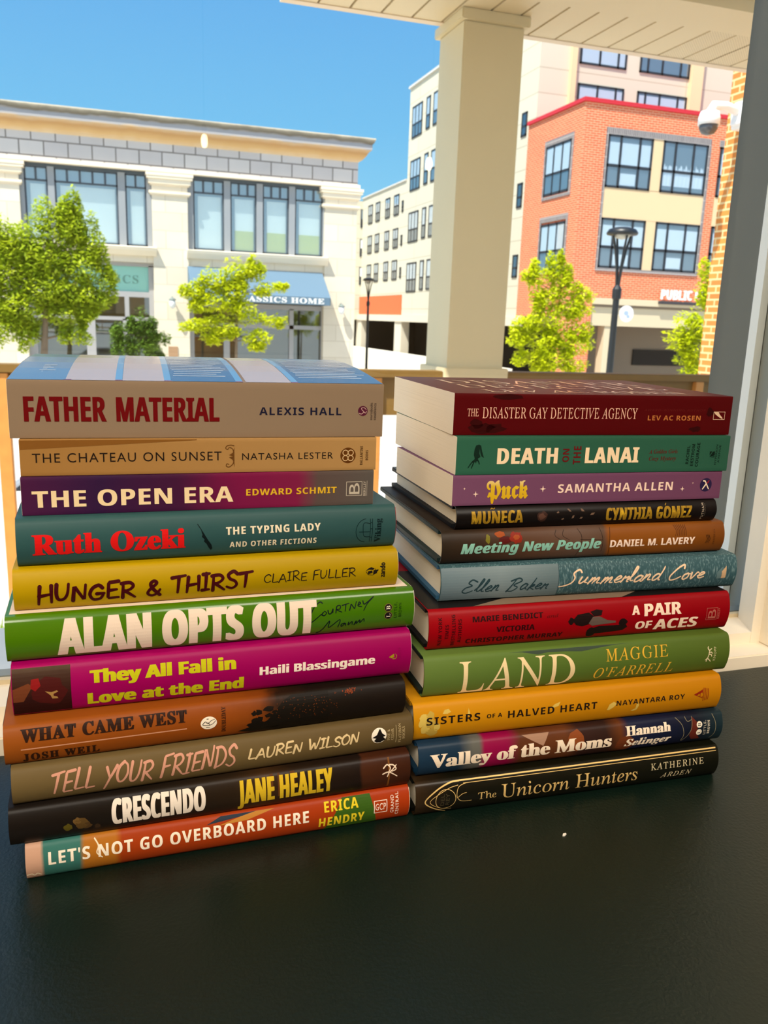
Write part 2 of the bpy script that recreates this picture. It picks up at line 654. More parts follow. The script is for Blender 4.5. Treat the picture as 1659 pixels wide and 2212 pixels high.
# sill and sash of the display window
struct(MB().box(-1.62, .90, .1285, .30, -.03, .0115).build('trim_1', W_FRAME, bevel=.0012), 'cream painted window sill behind the table', 'window sill')
struct(MB().box(.768, .90, .1290, .170, .0115, 1.75).build('trim_2', W_FRAME, bevel=.001), 'cream painted jamb right of the window', 'window trim')
win = struct(thing('window_1', 'large shop window with white painted frame behind the books', 'window', (0, .16, .0115)))
win['kind'] = 'structure'


def wpart(mb, name, m, **k):
    o = mb.build(name, m, **k)
    o.parent = win
    o.matrix_parent_inverse = Matrix.Translation((0, -.16, -.0115))
    return o


fr = MB()
# splayed reveals: profile runs front face -> reveal -> glass rebate
fr.prism([(.157, .0115), (.157, .0235), (.186, .0275), (.19, .0275), (.19, .0115)], -1.6, .768, 'X')
fr.prism([(.157, 1.72), (.157, 1.70), (.186, 1.695), (.19, 1.695), (.19, 1.72)], -1.6, .768, 'X')
fr.prism([(.768, .1566), (.7565, .1566), (.7645, .1866), (.768, .1906), (.80, .1906), (.80, .1566)], .0115, 1.72, 'Z')
fr.prism([(-1.62, .157), (-1.59, .157), (-1.60, .19), (-1.62, .19)], .0115, 1.72, 'Z')
wpart(fr, 'sash_frame', W_FRAME)
st = MB()
st.box(-1.6, .79, .19, .196, .0115, .0315)
st.box(.7745, .795, .19, .196, .0115, 1.72)
wpart(st, 'glazing_bead', mat('bead_paint', (214, 196, 160), .5))
ch = MB()
ch.box(.8065, .86, .206, .250, -.03, 1.75)
ch.box(.8035, .8065, .222, .232, -.03, 1.75)
ch.box(-1.6, .86, .212, .226, -.03, .026)
wpart(ch, 'glazing_channel', M_CHAN)
wpart(MB().box(.796, .8055, .250, .262, -.03, 1.75), 'outer_stop', mat('white_vinyl', (235, 235, 228), .45))
wpart(MB().box(.797, .95, .262, .3175, -.05, 1.78), 'outer_jamb', M_GREY)
wpart(MB().box(-1.62, .95, .226, .36, -.05, .014), 'outer_sill', mat('pale_vinyl_sill', (214, 220, 222), .5))
wpart(MB().box(-1.6, .82, .2000, .2040, .0115, 1.72), 'pane', glass_mat('window_glass', (.985, .995, .99), .028))

# table
M_TABLE = mat('dark_green_table_paint', (7, 23, 16), .36, .4, noise=.12, nscale=14, bump=.14, bscale=420)
tb = thing('table', 'dark green painted table top carrying both stacks of books', 'table', (.2, -.4, -.75))
tt = MB().prism([(-1.35, -1.0), (1.45, -1.0), (1.45, .1275), (-1.35, .1215)], -.035, 0, 'Z').build('tabletop', M_TABLE, bevel=.002)
tl = [MB().box(x, x + .06, y, y + .06, -.75, -.035).build('leg', M_TABLE) for x in (-1.2, 1.25) for y in (-.95, .03)]
for o in [tt] + tl:
    o.parent = tb
    o.matrix_parent_inverse = Matrix.Translation((-.2, .4, .75))
for x, y, s, r, t in ((.407, -.075, .0011, .4, 'in front of the right stack'), (.207, -.205, .0011, 1.1, 'in the bare middle of the table'), (.013, -.19, .0008, 2.0, 'at the lower left of the table')):
    c = MB().prism([(-s * 1.8, 0), (-s * .4, s * .9), (s * 1.6, s * .5), (s * 1.2, -s * .5), (-s * .6, -s * .7)], 0, s * .8, 'Z').build('paper_crumb', mat('white_paper', (228, 222, 208), .8))
    c.location = (x, y, 0)
    c.rotation_euler = (0, 0, r)
    tag(c, 'tiny white paper crumb ' + t, 'crumb', 'crumbs on the table')

# two small hanging lamps behind the camera: seen as the bright flecks in the pane
M_BULB = bpy.data.materials.new('lit_bulb')
M_BULB.use_nodes = True
bb = M_BULB.node_tree.nodes['Principled BSDF']
bb.inputs['Emission Color'].default_value = (1, .86, .55, 1)
bb.inputs['Emission Strength'].default_value = 30
for x, y, zz, t in ((.475, -2.24, .905, 'nearer the window centre'), (1.19, -1.93, .845, 'nearer the right wall')):
    p = thing('pendant_lamp', 'small lit hanging lamp ' + t + ', mirrored in the glass', 'lamp', (x, y, 2.2), group='hanging lamps of the room')
    MB().tube([(0, 0, 0), (0, 0, zz - 2.2 + .05)], .0012, 6).build('cord', mat('black_cord', (20, 20, 20), .6), p)
    MB().lathe([(.003, zz - 2.2 + .055), (.009, zz - 2.2 + .05), (.009, zz - 2.2 + .022)], 0, 0, 12).build('socket', mat('black_cord', (20, 20, 20), .6), p)
    MB().lathe([(.006, zz - 2.2 + .022), (.011, zz - 2.2 + .010), (.012, zz - 2.2 - .004), (.008, zz - 2.2 - .017), (.002, zz - 2.2 - .021)], 0, 0, 14).build('bulb', M_BULB, p, smooth=True)

# ================================================================ the porch
M_PORCH = mat('cream_porch_paint', (222, 208, 172), .6, .3, noise=.03, nscale=4)
M_SOFF = mat('cream_soffit_vinyl', (226, 210, 176), .5, .3)
M_PERF = bpy.data.materials.new('perforated_soffit_vinyl')
M_PERF.use_nodes = True
n, l = M_PERF.node_tree.nodes, M_PERF.node_tree.links
tcn = n.new('ShaderNodeTexCoord')
mpn = n.new('ShaderNodeMapping')
mpn.inputs['Scale'].default_value = (62, 62, 0)
l.new(tcn.outputs['Object'], mpn.inputs[0])
frn = n.new('ShaderNodeVectorMath')
frn.operation = 'FRACTION'
l.new(mpn.outputs[0], frn.inputs[0])
dsn = n.new('ShaderNodeVectorMath')
dsn.operation = 'DISTANCE'
l.new(frn.outputs[0], dsn.inputs[0])
dsn.inputs[1].default_value = (.5, .5, 0)
ltn = n.new('ShaderNodeMath')
ltn.operation = 'LESS_THAN'
l.new(dsn.outputs['Value'], ltn.inputs[0])
ltn.inputs[1].default_value = .22
mxn = n.new('ShaderNodeMix')
mxn.data_type = 'RGBA'
mxn.inputs[6].default_value = (*lin((226, 210, 176)), 1)
mxn.inputs[7].default_value = (*lin((150, 130, 92)), 1)
l.new(ltn.outputs[0], mxn.inputs[0])
l.new(mxn.outputs[2], n['Principled BSDF'].inputs['Base Color'])
n['Principled BSDF'].inputs['Roughness'].default_value = .5
sf = thing('porch_soffit', 'cream slatted porch ceiling across the top of the view', 'porch ceiling', (2, 3.5, 1.75))


def at(o, loc):
    o.matrix_parent_inverse = Matrix.Translation((-loc[0], -loc[1], -loc[2]))
    return o


x = .965
while x < 5.0:
    k = round((x - 2.98) / .155)
    at(MB().box(x + .006, x + .149, 3.27, 3.715, 1.752, 1.765).build('perforated_slat' if k in (0, 1, 2) else 'slat', M_PERF if k in (0, 1, 2) else M_SOFF, sf), sf.location)
    x += .155
at(MB().box(.95, 5, 3.25, 3.73, 1.765, 1.80).build('backing', mat('soffit_groove', (150, 132, 96), .7), sf), sf.location)
fl = MB().box(.95, 5, .35, 3.0, 1.79, 1.83).box(.95, 5, 3.0, 3.27, 1.742, 1.80)
at(fl.build('inner_board', M_SOFF, sf), sf.location)
at(MB().box(.95, 5, 3.715, 3.765, 1.748, 1.90).build('fascia', mat('fascia_paint', (232, 214, 190), .5), sf), sf.location)
struct(MB().box(.95, 5.0, .36, 3.76, 1.90, 1.96).build('trim_3', mat('roof_deck', (120, 112, 100), .9)))

cl = thing('porch_column', 'square cream porch column in front of the tall pale building', 'column', (1.93, 3.66, -1.15))
for nm, b in (('shaft', (1.771, 2.082, 3.50, 3.81, -1.15, 1.705)), ('capital', (1.750, 2.103, 3.475, 3.835, 1.705, 1.752)), ('base_trim', (1.748, 2.105, 3.475, 3.835, -1.15, .10))):
    at(MB().box(*b).build(nm, M_PORCH, cl, bevel=.004), cl.location)

M_RAIL = mat('shaded_rail_wood', (128, 98, 44), .55, noise=.15, nscale=14)  # rail wood darkened, porch shade put into its colour
M_POST = mat('golden_post_wood', (214, 150, 78), .5, noise=.2, nscale=18)
rl = thing('porch_railing', 'wooden porch railing running behind both stacks', 'railing', (.5, 3.55, -1.15))
at(MB().box(-3.0, 1.748, 3.49, 3.60, .045, .082).build('top_rail', M_RAIL, rl, bevel=.004), rl.location)
at(MB().box(-3.0, 1.748, 3.53, 3.57, -.145, .045).build('rail_board', M_RAIL, rl), rl.location)
at(MB().box(2.105, 5.0, 3.49, 3.60, .045, .082).build('top_rail', M_RAIL, rl, bevel=.004), rl.location)
at(MB().box(2.105, 5.0, 3.53, 3.57, -.145, .045).build('rail_board', M_RAIL, rl), rl.location)
for xp in (-2.0, -.345, 1.372, 3.3):
    at(MB().box(xp, xp + .055, 3.50, 3.555, -1.45, .045).build('post', M_POST, rl, bevel=.003), rl.location)
dk = MB()
for k in range(22):
    dk.box(-3.2, 5.2, .36 + k * .139, .36 + k * .139 + .133, -1.19, -1.15)
struct(tag(dk.build('porch_deck', mat('sandy_deck_wood', (178, 148, 104), .8, noise=.25, nscale=22)), 'sandy brown plank deck just outside the window', 'deck'))

# ================================================================ the ground outside
M_PAVE = mat('pale_concrete', (206, 200, 188), .9, noise=.08, nscale=2)
struct(tag(MB().box(-9, 12, 3.45, 8.3, -1.6, -1.45).build('plaza_paving', M_PAVE), 'sunlit pale paving just beyond the porch', 'paving'))
struct(tag(MB().box(-90, 120, 3.4, 140, -4.0, -3.8).build('street_ground', mat('pale_road', (190, 184, 174), .9, noise=.06, nscale=1)), 'pale street surface below the buildings', 'street'))
gs = MB()
rg = random.Random(3)
for k in range(2600):
    gx, gy = rg.uniform(-1.7, .6), rg.uniform(3.62, 4.35)
    h, a = rg.uniform(.05, .12), rg.uniform(0, 6.28)
    dx, dy = .006 * math.cos(a), .006 * math.sin(a)
    bx, by = rg.uniform(-.03, .03), rg.uniform(-.03, .03)
    gs.poly([(gx - dx, gy - dy, -1.45), (gx + dx, gy + dy, -1.45), (gx + bx, gy + by, -1.45 + h)])
g = gs.build('grass_strip', mat('bright_grass', (128, 158, 40), .7, noise=.3, nscale=5))
tag(g, 'bright green grass along the foot of the porch railing', 'grass')
g['kind'] = 'stuff'


# ================================================================ stone building across the street
M_STONE = brick_mat('pale_limestone', (238, 226, 204), (226, 214, 192), (206, 190, 165), 1.45, .78, .012, stain=.12)
M_FRIEZE = brick_mat('shaded_frieze_stone', (214, 208, 204), (202, 196, 194), (134, 128, 124), .97, .60, .03, stain=.12)  # same limestone, darkened for the shade under the cornice
M_LEDGE = mat('smooth_limestone', (240, 226, 202), .8, noise=.06, nscale=1.2)
M_CORN = ramp_mat('stained_shaded_cornice_stone', [(.745, (226, 208, 180)), (.768, (214, 176, 124)), (.788, (196, 150, 98)), (.802, (206, 180, 146)), (.806, (168, 166, 168)), (.826, (164, 164, 168)), (.832, (120, 112, 98)), (.842, (150, 140, 122)), (.852, (216, 204, 182))], 'Z', 10.0, .022, 1.2, rough=.85, k=1)  # stains on cove and lip; fascia grey has shade painted in
M_DKF = mat('slate_window_paint', (70, 82, 92), .5)
M_GYF = mat('grey_mullion_paint', (150, 154, 158), .5)
M_PANE = glass_mat('reflective_window_glass', (.95, 1, 1), .24, .02)
M_BLIND = mat('pale_blind', (244, 250, 246), .9)
M_YREFL = mat('yellow_green_reflection', (205, 208, 120), .9)
M_INT = mat('dim_blue_interior', (120, 170, 200), .9)
YB = 40.0
sb = thing('stone_building', 'pale two storey stone building with cornice at the left', 'building', (0, YB, -3.8))


def sbp(mb, nm, m, par=None, **k):
    o = mb.build(nm, m, par or sb, **k)
    if par is None:
        at(o, sb.location)
    return o


w = MB()
w.box(-22, 11.674, YB + .7, YB + 14, -3.8, 7.512)
for a, b in ((-2.95, -1.98), (1.44, 2.41), (6.42, 7.40)):
    w.box((a * 1.5883 - .079), (b * 1.5883 - .079), YB, YB + .7, -3.8, 6.352)
w.box(-22, -4.764, YB + .2, YB + .7, -3.8, 6.352)
w.box(-3.224, 2.208, YB + .12, YB + .7, 2.477, 3.144)
w.box(3.749, 10.118, YB + .12, YB + .7, 2.413, 3.144)
sbp(w, 'wall', M_STONE)
sbp(MB().box(-22, 11.674, YB, YB + .7, 6.511, 7.591), 'frieze', M_FRIEZE)
ld = MB().box(-22, 11.770, YB - .14, YB + .7, 6.352, 6.511)
for a, b in ((-1.98, 1.53), (2.36, 6.52)):
    ld.prism([(YB - .30, 3.112), (YB + .2, 3.176), (YB + .2, 2.763), (YB - .05, 2.763), (YB - .26, 2.985)], (a * 1.5883 - .079), (b * 1.5883 - .079), 'X')
sbp(ld, 'ledge', M_LEDGE)
cp = [(0, 4.86), (-.10, 4.92), (-.19, 5.02), (-.25, 5.12), (-.33, 5.18), (-.33, 5.33), (-.37, 5.36), (-.41, 5.46), (-.41, 5.49), (.3, 5.49), (.3, 4.86)]
co_ = MB()
prof = [(YB + p * 1.588, z * 1.5883 - .191) for p, z in cp]
xr = 11.674
i0 = 0
for xx, mit in ((-22, 0), (xr, 1)):
    for (p, z), (yy, z2) in zip(cp, prof):
        co_.v.append((xx + (-p * 1.588 if mit and p < 0 else 0), yy, z2))
nn = len(cp)
co_.f.append(tuple(range(nn)))
for k in range(nn):
    j = (k + 1) % nn
    co_.f.append((k, nn + k, nn + j, j))
i0 = len(co_.v)
for (p, z), (yy, z2) in zip(cp, prof):                     # the return along the right end
    co_.v.append((xr + (-p * 1.588 if p < 0 else -.3), YB + 14, z2))
for k in range(nn):
    j = (k + 1) % nn
    co_.f.append((nn + k, i0 + k, i0 + j, nn + j))
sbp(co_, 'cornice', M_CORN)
for a, b in ((-2.95, -1.98), (1.44, 2.41), (6.42, 7.40)):
    cp_ = MB()
    for (e, z0, z1) in ((.16, 4.02, 4.10), (.14, 3.95, 4.02), (.09, 3.82, 3.95), (.05, 3.78, 3.82), (.08, 3.56, 3.63), (.05, 3.52, 3.56)):
        cp_.box((a - e) * 1.5883 - .079, (b + e) * 1.5883 - .079, YB - e * 1.3, YB + .6, z0 * 1.5883 - .191, z1 * 1.5883 - .191)
    sbp(cp_, 'pier_capital', M_LEDGE)
for a, b in ((-1.98, 1.44), (2.41, 6.42)):
    sbp(MB().box((a * 1.5883 - .079), (b * 1.5883 - .079), YB + .22, YB + .72, 6.194, 6.416), 'window_header', M_DKF)
for a, b, q in ((-1.98, -1.86, 0), (-1.27, -1.10, 1), (.54, .73, 1), (1.30, 1.44, 1), (2.41, 2.58, 0), (3.45, 3.63, 1), (4.39, 4.57, 1), (5.35, 5.53, 1), (6.38, 6.44, 1)):
    sbp(MB().box((a * 1.5883 - .079), (b * 1.5883 - .079), YB + .18, YB + .72, 3.112, 6.241), 'mullion', M_GYF)
LIGHTS = [(-1.86, -1.27, 2, 0), (-1.10, .54, 5, 0), (.73, 1.30, 2, 0), (2.58, 3.45, 3, 0), (3.63, 4.39, 3, 1), (4.57, 5.35, 3, 1), (5.53, 6.38, 3, 1)]
for a, b, npn, yel in LIGHTS:
    A, B = a * 1.5883 - .079, b * 1.5883 - .079
    f = MB()
    for x0, x1, z0, z1 in ((A, A + .07, 2.10, 4.04), (B - .07, B, 2.10, 4.04), (A, B, 2.10, 2.17), (A, B, 4.0, 4.06), (A, B, 3.665, 3.71)):
        f.box(x0, x1, YB + .26, YB + .36, z0 * 1.5883 - .191, z1 * 1.5883 - .191)
    for k in range(1, npn):
        xm = A + (B - A) * k / npn
        f.box(xm - .045, xm + .045, YB + .26, YB + .36, 5.685, 6.209)
    wn = sbp(f, 'window', M_DKF)
    p1 = MB().box(A + .05, B - .05, YB + .30, YB + .32, 3.208, 6.194).build('pane', M_PANE, wn)
    b1 = MB().box(A + .22, B - .12, YB + .38, YB + .40, (2.72 if yel else 2.16) * 1.5883 - .191, 5.526).build('blind', M_BLIND, wn)
    MB().box(A + .02, B - .02, YB + .46, YB + .48, 3.144, 6.225).build('room_behind', M_INT, wn)
    if yel:
        MB().box(A + .22, B - .12, YB + .38, YB + .40, 3.239, 4.129).build('curtain', M_YREFL, wn)  # yellow green sheet painted as a reflection low in the pane
# ground floor: sign panel and shop fronts
M_TEAL = mat('teal_sign_glass', (150, 206, 190), .25, .5)
s1 = MB().box(-2.859, 1.986, YB + .45, YB + .5, 1.190, 2.302)
sg = sbp(s1, 'sign_panel', M_TEAL)
P, G = text_2d('CLASSICS', 'serif', -1.318, 1.541, 1.556, 1.905, track=1.15)
flat_mesh('sign_lettering', P, G, lambda u, v, z: (u, YB + .44, v), mat('sage_letter_paint', (112, 158, 142), .6), sg)
fr1 = MB()
for x0, x1, z0, z1 in ((-1.98, 1.44, 1.57, 1.68), (1.30, 1.44, -1.6, 1.6), (-1.98, -1.75, -1.6, 1.6), (-1.75, 1.3, .72, .87), (-1.75, 1.3, .06, .16), (-.45, -.2, -1.6, .1), (.62, .74, .1, .72), (-.2, .2, -1.6, -1.3), (.55, .66, -1.6, .1)):
    fr1.box((x0 * 1.5883 - .079), (x1 * 1.5883 - .079), YB + .35, YB + .6, (z0 * 1.5883 - .191), (z1 * 1.5883 - .191))
sbp(fr1, 'shopfront_frame', mat('shopfront_grey_paint', (168, 166, 166), .6))
M_SHOP = glass_mat('shop_window_glass', (.50, .56, .52), .20, .02)
for x0, x1, z0, z1 in ((-1.75, -.45, -1.6, .06), (-.2, .55, -1.6, .06), (.66, 1.3, -1.6, .06), (-1.75, .62, .16, .72), (.74, 1.3, .16, .72)):
    sbp(MB().box((x0 * 1.5883 - .079), (x1 * 1.5883 - .079), YB + .45, YB + .48, (z0 * 1.5883 - .191), (z1 * 1.5883 - .191)), 'shop_pane', M_SHOP)
fr2 = MB()
for x0, x1, z0, z1 in ((2.41, 2.56, -1.6, 1.6), (6.40, 6.44, -1.6, 1.6), (2.5, 6.4, -.05, .07), (2.5, 6.4, .52, .66), (3.42, 3.60, -1.6, -.05), (5.41, 5.54, -1.6, .55), (2.5, 6.4, -1.6, -1.25)):
    fr2.box((x0 * 1.5883 - .079), (x1 * 1.5883 - .079), YB + .35, YB + .6, (z0 * 1.5883 - .191), (z1 * 1.5883 - .191))
sbp(fr2, 'shopfront_frame', mat('shopfront_grey_paint', (168, 166, 166), .6))
for x0, x1, z0, z1 in ((2.56, 3.42, -1.25, -.05), (3.6, 5.41, -1.25, -.05), (5.54, 6.4, -1.25, -.05), (2.56, 5.41, .07, .52), (5.54, 6.4, .07, .52)):
    sbp(MB().box((x0 * 1.5883 - .079), (x1 * 1.5883 - .079), YB + .45, YB + .48, (z0 * 1.5883 - .191), (z1 * 1.5883 - .191)), 'shop_pane', M_SHOP)
M_SHOPIN = mat('beige_shop_interior', (176, 156, 120), .9, noise=.3, nscale=.8)
sbp(MB().box(3.892, 10.086, YB + .62, YB + .66, -2.733, 0.762).box(-3.097, 2.145, YB + .62, YB + .66, -2.733, 1.079), 'shop_interior', M_SHOPIN)
# awning: its own thing on the wall
aw = thing('shop_awning', 'slate blue shop awning with white lettering on the valance', 'awning', (6.910, YB, 1.715))
ya_ = YB - 1.7
am = MB()
am.prism([(YB, 2.413), (ya_, 1.238), (ya_, 0.889), (ya_ + .03, 0.889), (ya_ + .03, 1.206), (YB, 2.350)], 3.701, 10.023, 'X')
am.prism([(YB, 2.382), (ya_, 1.222), (ya_, 0.889), (YB, 0.889)], 3.701, 3.717, 'X')
am.prism([(YB, 2.382), (ya_, 1.222), (ya_, 0.889), (YB, 0.889)], 10.007, 10.023, 'X')
at(am.build('canopy', mat('slate_blue_canvas', (96, 122, 142), .85, noise=.04), aw), aw.location)
P, G = text_2d('CLASSICS HOME', 'serif', 5.559, 9.721, 0.944, 1.182, offset=.012, track=1.08)
at(flat_mesh('valance_lettering', P, G, lambda u, v, z: (u, ya_ - .015 - z * 100, v), mat('white_letter_paint', (244, 244, 240), .7), aw), aw.location)
# lanterns on the piers and the plaque
M_WHITEP = mat('white_lantern_glass', (238, 240, 240), .4)
M_BRZ = mat('weathered_bronze', (120, 130, 126), .6)
for xq, zq, t in ((1.92, .62, 'on the pier between sign and awning'), (6.93, .62, 'on the corner pier right of the awning')):
    X0, Z0 = xq * 1.5883 - .079, zq * 1.5883 - .191
    la = thing('wall_lantern', 'white wall lantern ' + t, 'wall lamp', (X0, YB, Z0), group='lanterns of the stone building')
    MB().tube([(0, 0, .18), (0, -.22, .24), (0, -.34, .16)], .028, 6).build('bracket', M_BRZ, la)
    MB().lathe([(.02, .22), (.16, .12), (.17, .09)], 0, -.34, 12).build('cap', M_BRZ, la)
    MB().lathe([(.13, .09), (.15, -.05), (.12, -.22), (.04, -.30)], 0, -.34, 12).build('globe', M_WHITEP, la, smooth=True)
tag(MB().box(2.780, 3.193, YB - .04, YB, -1.669, -1.208).build('wall_plaque', mat('tan_plaque', (176, 140, 108), .7)), 'small square tan plaque on the pale stone pier', 'plaque')

# ================================================================ pale apartment block
M_BEIGE = brick_mat('pale_apartment_panels', (208, 202, 182), (204, 198, 178), (184, 176, 154), 9.0, 1.2, .03, 0.0, .85)
M_BEIGE2 = mat('tan_shaded_band', (226, 200, 158), .85)
M_FR2 = mat('dark_window_frame', (38, 44, 52), .5)
M_PANE2 = glass_mat('apartment_glass', (.93, .97, 1), .18, .02)
M_DIM = mat('dim_room', (120, 134, 142), .9)
ab = thing('apartment_building', 'tall pale apartment block with rows of windows behind the column', 'building', (26, 52, -3.8))


def abp(mb, nm, m):
    return at(mb.build(nm, m, ab), ab.location)


XA = 21.6
wa = MB()
wa.box(XA, 44, 41.5, 61.5, .3, 16.65)
wa.box(XA, 34, 61.5, 73.0, .3, 10.45)
wa.box(8, 34, 73.0, 82, .3, 10.3)
abp(wa, 'wall', M_BEIGE)
abp(MB().box(XA - .12, 44.1, 41.4, 61.6, 16.65, 16.8).box(XA - .1, 34, 61.6, 73.0, 10.45, 10.56), 'roof_edge', mat('pale_roof_metal', (206, 202, 194), .5))
abp(MB().box(XA - .1, XA + .1, 61.7, 75, .62, 2.25), 'orange_wall_panel', mat('orange_wall_paint', (236, 106, 62), .8, noise=.04, nscale=.5))
bm_ = MB().box(XA - .25, XA + .3, 41.5, 75, .25, .75)
for y0 in (61.2, 72.0, 52.0, 45.0):
    bm_.box(XA - .15, XA + .5, y0, y0 + 1.6, -3.8, .3)
abp(bm_, 'garage_beam', mat('garage_concrete', (214, 204, 184), .85))
abp(MB().box(XA - .6, XA - .35, 41.6, 78, -3.8, -2.05), 'garage_parapet', mat('white_parapet', (246, 240, 222), .85))
abp(MB().box(28, 28.2, 41.6, 76, -3.8, .3).box(8, 40, 76, 76.2, -3.8, .3).box(XA, 40, 41.6, 76, .28, .3), 'garage_wall', mat('shaded_garage_wall', (66, 60, 52), .9))  # back walls darkened, the garage's inner shade put into their colour


def side_window(y0, y1, z0, z1, nv=1, xs=XA, par=None, dark=False, sash=.42, blind=True, nm='window'):
    """window in a wall that faces -x"""
    f = MB()
    t = .11
    X0, X1 = xs - .05, xs + .05
    f.box(X0, X1, y0, y0 + t, z0, z1).box(X0, X1, y1 - t, y1, z0, z1).box(X0, X1, y0, y1, z0, z0 + t).box(X0, X1, y0, y1, z1 - t, z1)
    zs = z0 + (z1 - z0) * sash
    f.box(X0, X1, y0, y1, zs - t / 2, zs + t / 2)
    for k in range(1, nv):
        ym = y0 + (y1 - y0) * k / nv
        f.box(X0, X1, ym - t / 2, ym + t / 2, z0, z1)
    o = f.build(nm, M_FR2, par or ab)
    at(o, (par or ab).location)
    MB().box(xs - .045, xs - .035, y0 + .05, y1 - .05, z0 + .05, z1 - .05).build('pane', M_PANE2, o)
    MB().box(xs - .02, xs - .01, y0 + .05, y1 - .05, z0 + .05, z1 - .05).build('room_behind', M_FR2 if dark else M_DIM, o)
    if blind and not dark:
        MB().box(xs - .03, xs - .022, y0 + .1, y1 - .1, zs + .06, z1 - .1).build('blind', M_BLIND, o)
    return o


for z0, z1 in ((13.15, 15.28), (9.55, 11.65), (5.95, 8.08), (2.41, 4.52)):
    side_window(58.75, 60.8, z0, z1, 3)
    side_window(57.2, 57.95, z0 + .1, z1 + .05, 1)
    side_window(55.4, 56.6, z0 + .1, z1 + .05, 1)
    side_window(49.0, 51.0, z0 + .1, z1 + .05, 2)
for z0, z1 in ((8.2, 9.72), (5.78, 7.25), (3.4, 4.9)):
    for y0, y1, k in ((70.0, 71.2, 2), (67.95, 69.1, 2), (65.35, 66.5, 2), (63.15, 64.35, 2)):
        side_window(y0, y1, z0, z1, k, sash=.45)
    side_window(62.1, 62.45, z0 + .1, z1 - .6, 1, dark=True, blind=False, nm='wall_vent')
    q = MB().box(21.42, 21.94, 72.94, 73.02, z0 - .1, z1 - .1).build('window', M_FR2, ab)
    at(q, ab.location)
    MB().box(21.48, 21.88, 72.92, 72.94, z0 + .6, z1 - .18).build('pane', M_BLIND if z0 < 8 else M_DIM, q)
for z0, z1 in ((6.5, 7.77), (2.85, 4.06), (10.1, 11.3)):
    side_window(42.5, 43.1, z0, z1, 1, dark=True, blind=False, nm='wall_vent')


def front_window(x0, x1, z0, z1, y, par, mull, rail=None, low=True, t=.1, blind=1, frame=None, blindm=None, curtain=False):
    """window in a wall that faces the viewer; mull = x of its uprights"""
    f = MB()
    Y0, Y1 = y - .06, y + .05
    f.box(x0, x0 + t, Y0, Y1, z0, z1).box(x1 - t, x1, Y0, Y1, z0, z1).box(x0, x1, Y0, Y1, z0, z0 + t).box(x0, x1, Y0, Y1, z1 - t, z1)
    if rail:
        f.box(x0, x1, Y0, Y1, rail - t * .6, rail + t * .6)
    for m_ in mull:
        f.box(m_ - t * .55, m_ + t * .55, Y0, Y1, z0, z1)
    o = at(f.build('window', frame or M_FR2, par), par.location)
    MB().box(x0 + .05, x1 - .05, y - .045, y - .035, z0 + .05, z1 - .05).build('pane', M_PANE2, o)
    MB().box(x0 + .05, x1 - .05, y - .012, y - .002, z0 + .05, z1 - .05).build('room_behind', M_DIM, o)
    if curtain:
        c = MB()
        n_ = 40
        for k in range(n_):
            xa, xb = x0 + .12 + (x1 - x0 - .24) * k / n_, x0 + .12 + (x1 - x0 - .24) * (k + 1) / n_
            tops = [z0 + (z1 - z0) * (.50 + .09 * math.sin(q * 1.9) * math.cos(q * .7)) for q in (k, k + 1)]
            yy = [y - .022 + .006 * math.sin(q * 1.6) for q in (k, k + 1)]
            c.poly([(xa, yy[0], z0 + .3), (xb, yy[1], z0 + .3), (xb, yy[1], tops[1]), (xa, yy[0], tops[0])])
        c.build('curtain', M_BLIND, o)
    elif blind:
        MB().box(x0 + .1, x1 - .1, y - .03, y - .02, (rail or z0) + .08, z0 + (z1 - z0) * (.86 if blind == 1 else .98)).build('blind', M_BLIND, o)
        if low and rail:
            MB().box((mull[0] if mull else x0) + .1, (mull[-1] if mull else x1) - .1, y - .03, y - .02, z0 + .15, rail - .3).build('blind', M_BLIND, o)
    return o


for z0, z1 in ((13.6, 15.2), (11.4, 12.68)):
    front_window(23.85, 26.62, z0, z1, 41.5, ab, (25.02, 26.12), None)
    front_window(27.45, 30.58, z0, z1, 41.5, ab, (27.95, 28.85, 30.0), None, blind=0 if z0 > 13 else 1)
abp(MB().box(23.3, 23.62, 41.3, 41.5, .3, 16.6).box(30.6, 31.3, 41.2, 41.5, .3, 16.6), 'tan_band', M_BEIGE2)  # tan bands, shade of the wall gaps put into their colour

# ================================================================ red brick corner building
M_RED = brick_mat('red_brick', (228, 112, 76), (212, 98, 66), (232, 184, 146), .32, .10, .014, stain=.14)
M_GBRK = brick_mat('grey_soldier_brick', (112, 106, 108), (92, 88, 92), (176, 168, 164), .10, .50, .02, 0)
M_TANP = mat('tan_spandrel', (220, 190, 150), .85, noise=.03)
YR, XR = 35.6, 21.0
rb = thing('brick_building', 'red brick corner building with large black framed windows', 'building', (25, 38, -3.8))


def rbp(mb, nm, m):
    return at(mb.build(nm, m, rb), rb.location)


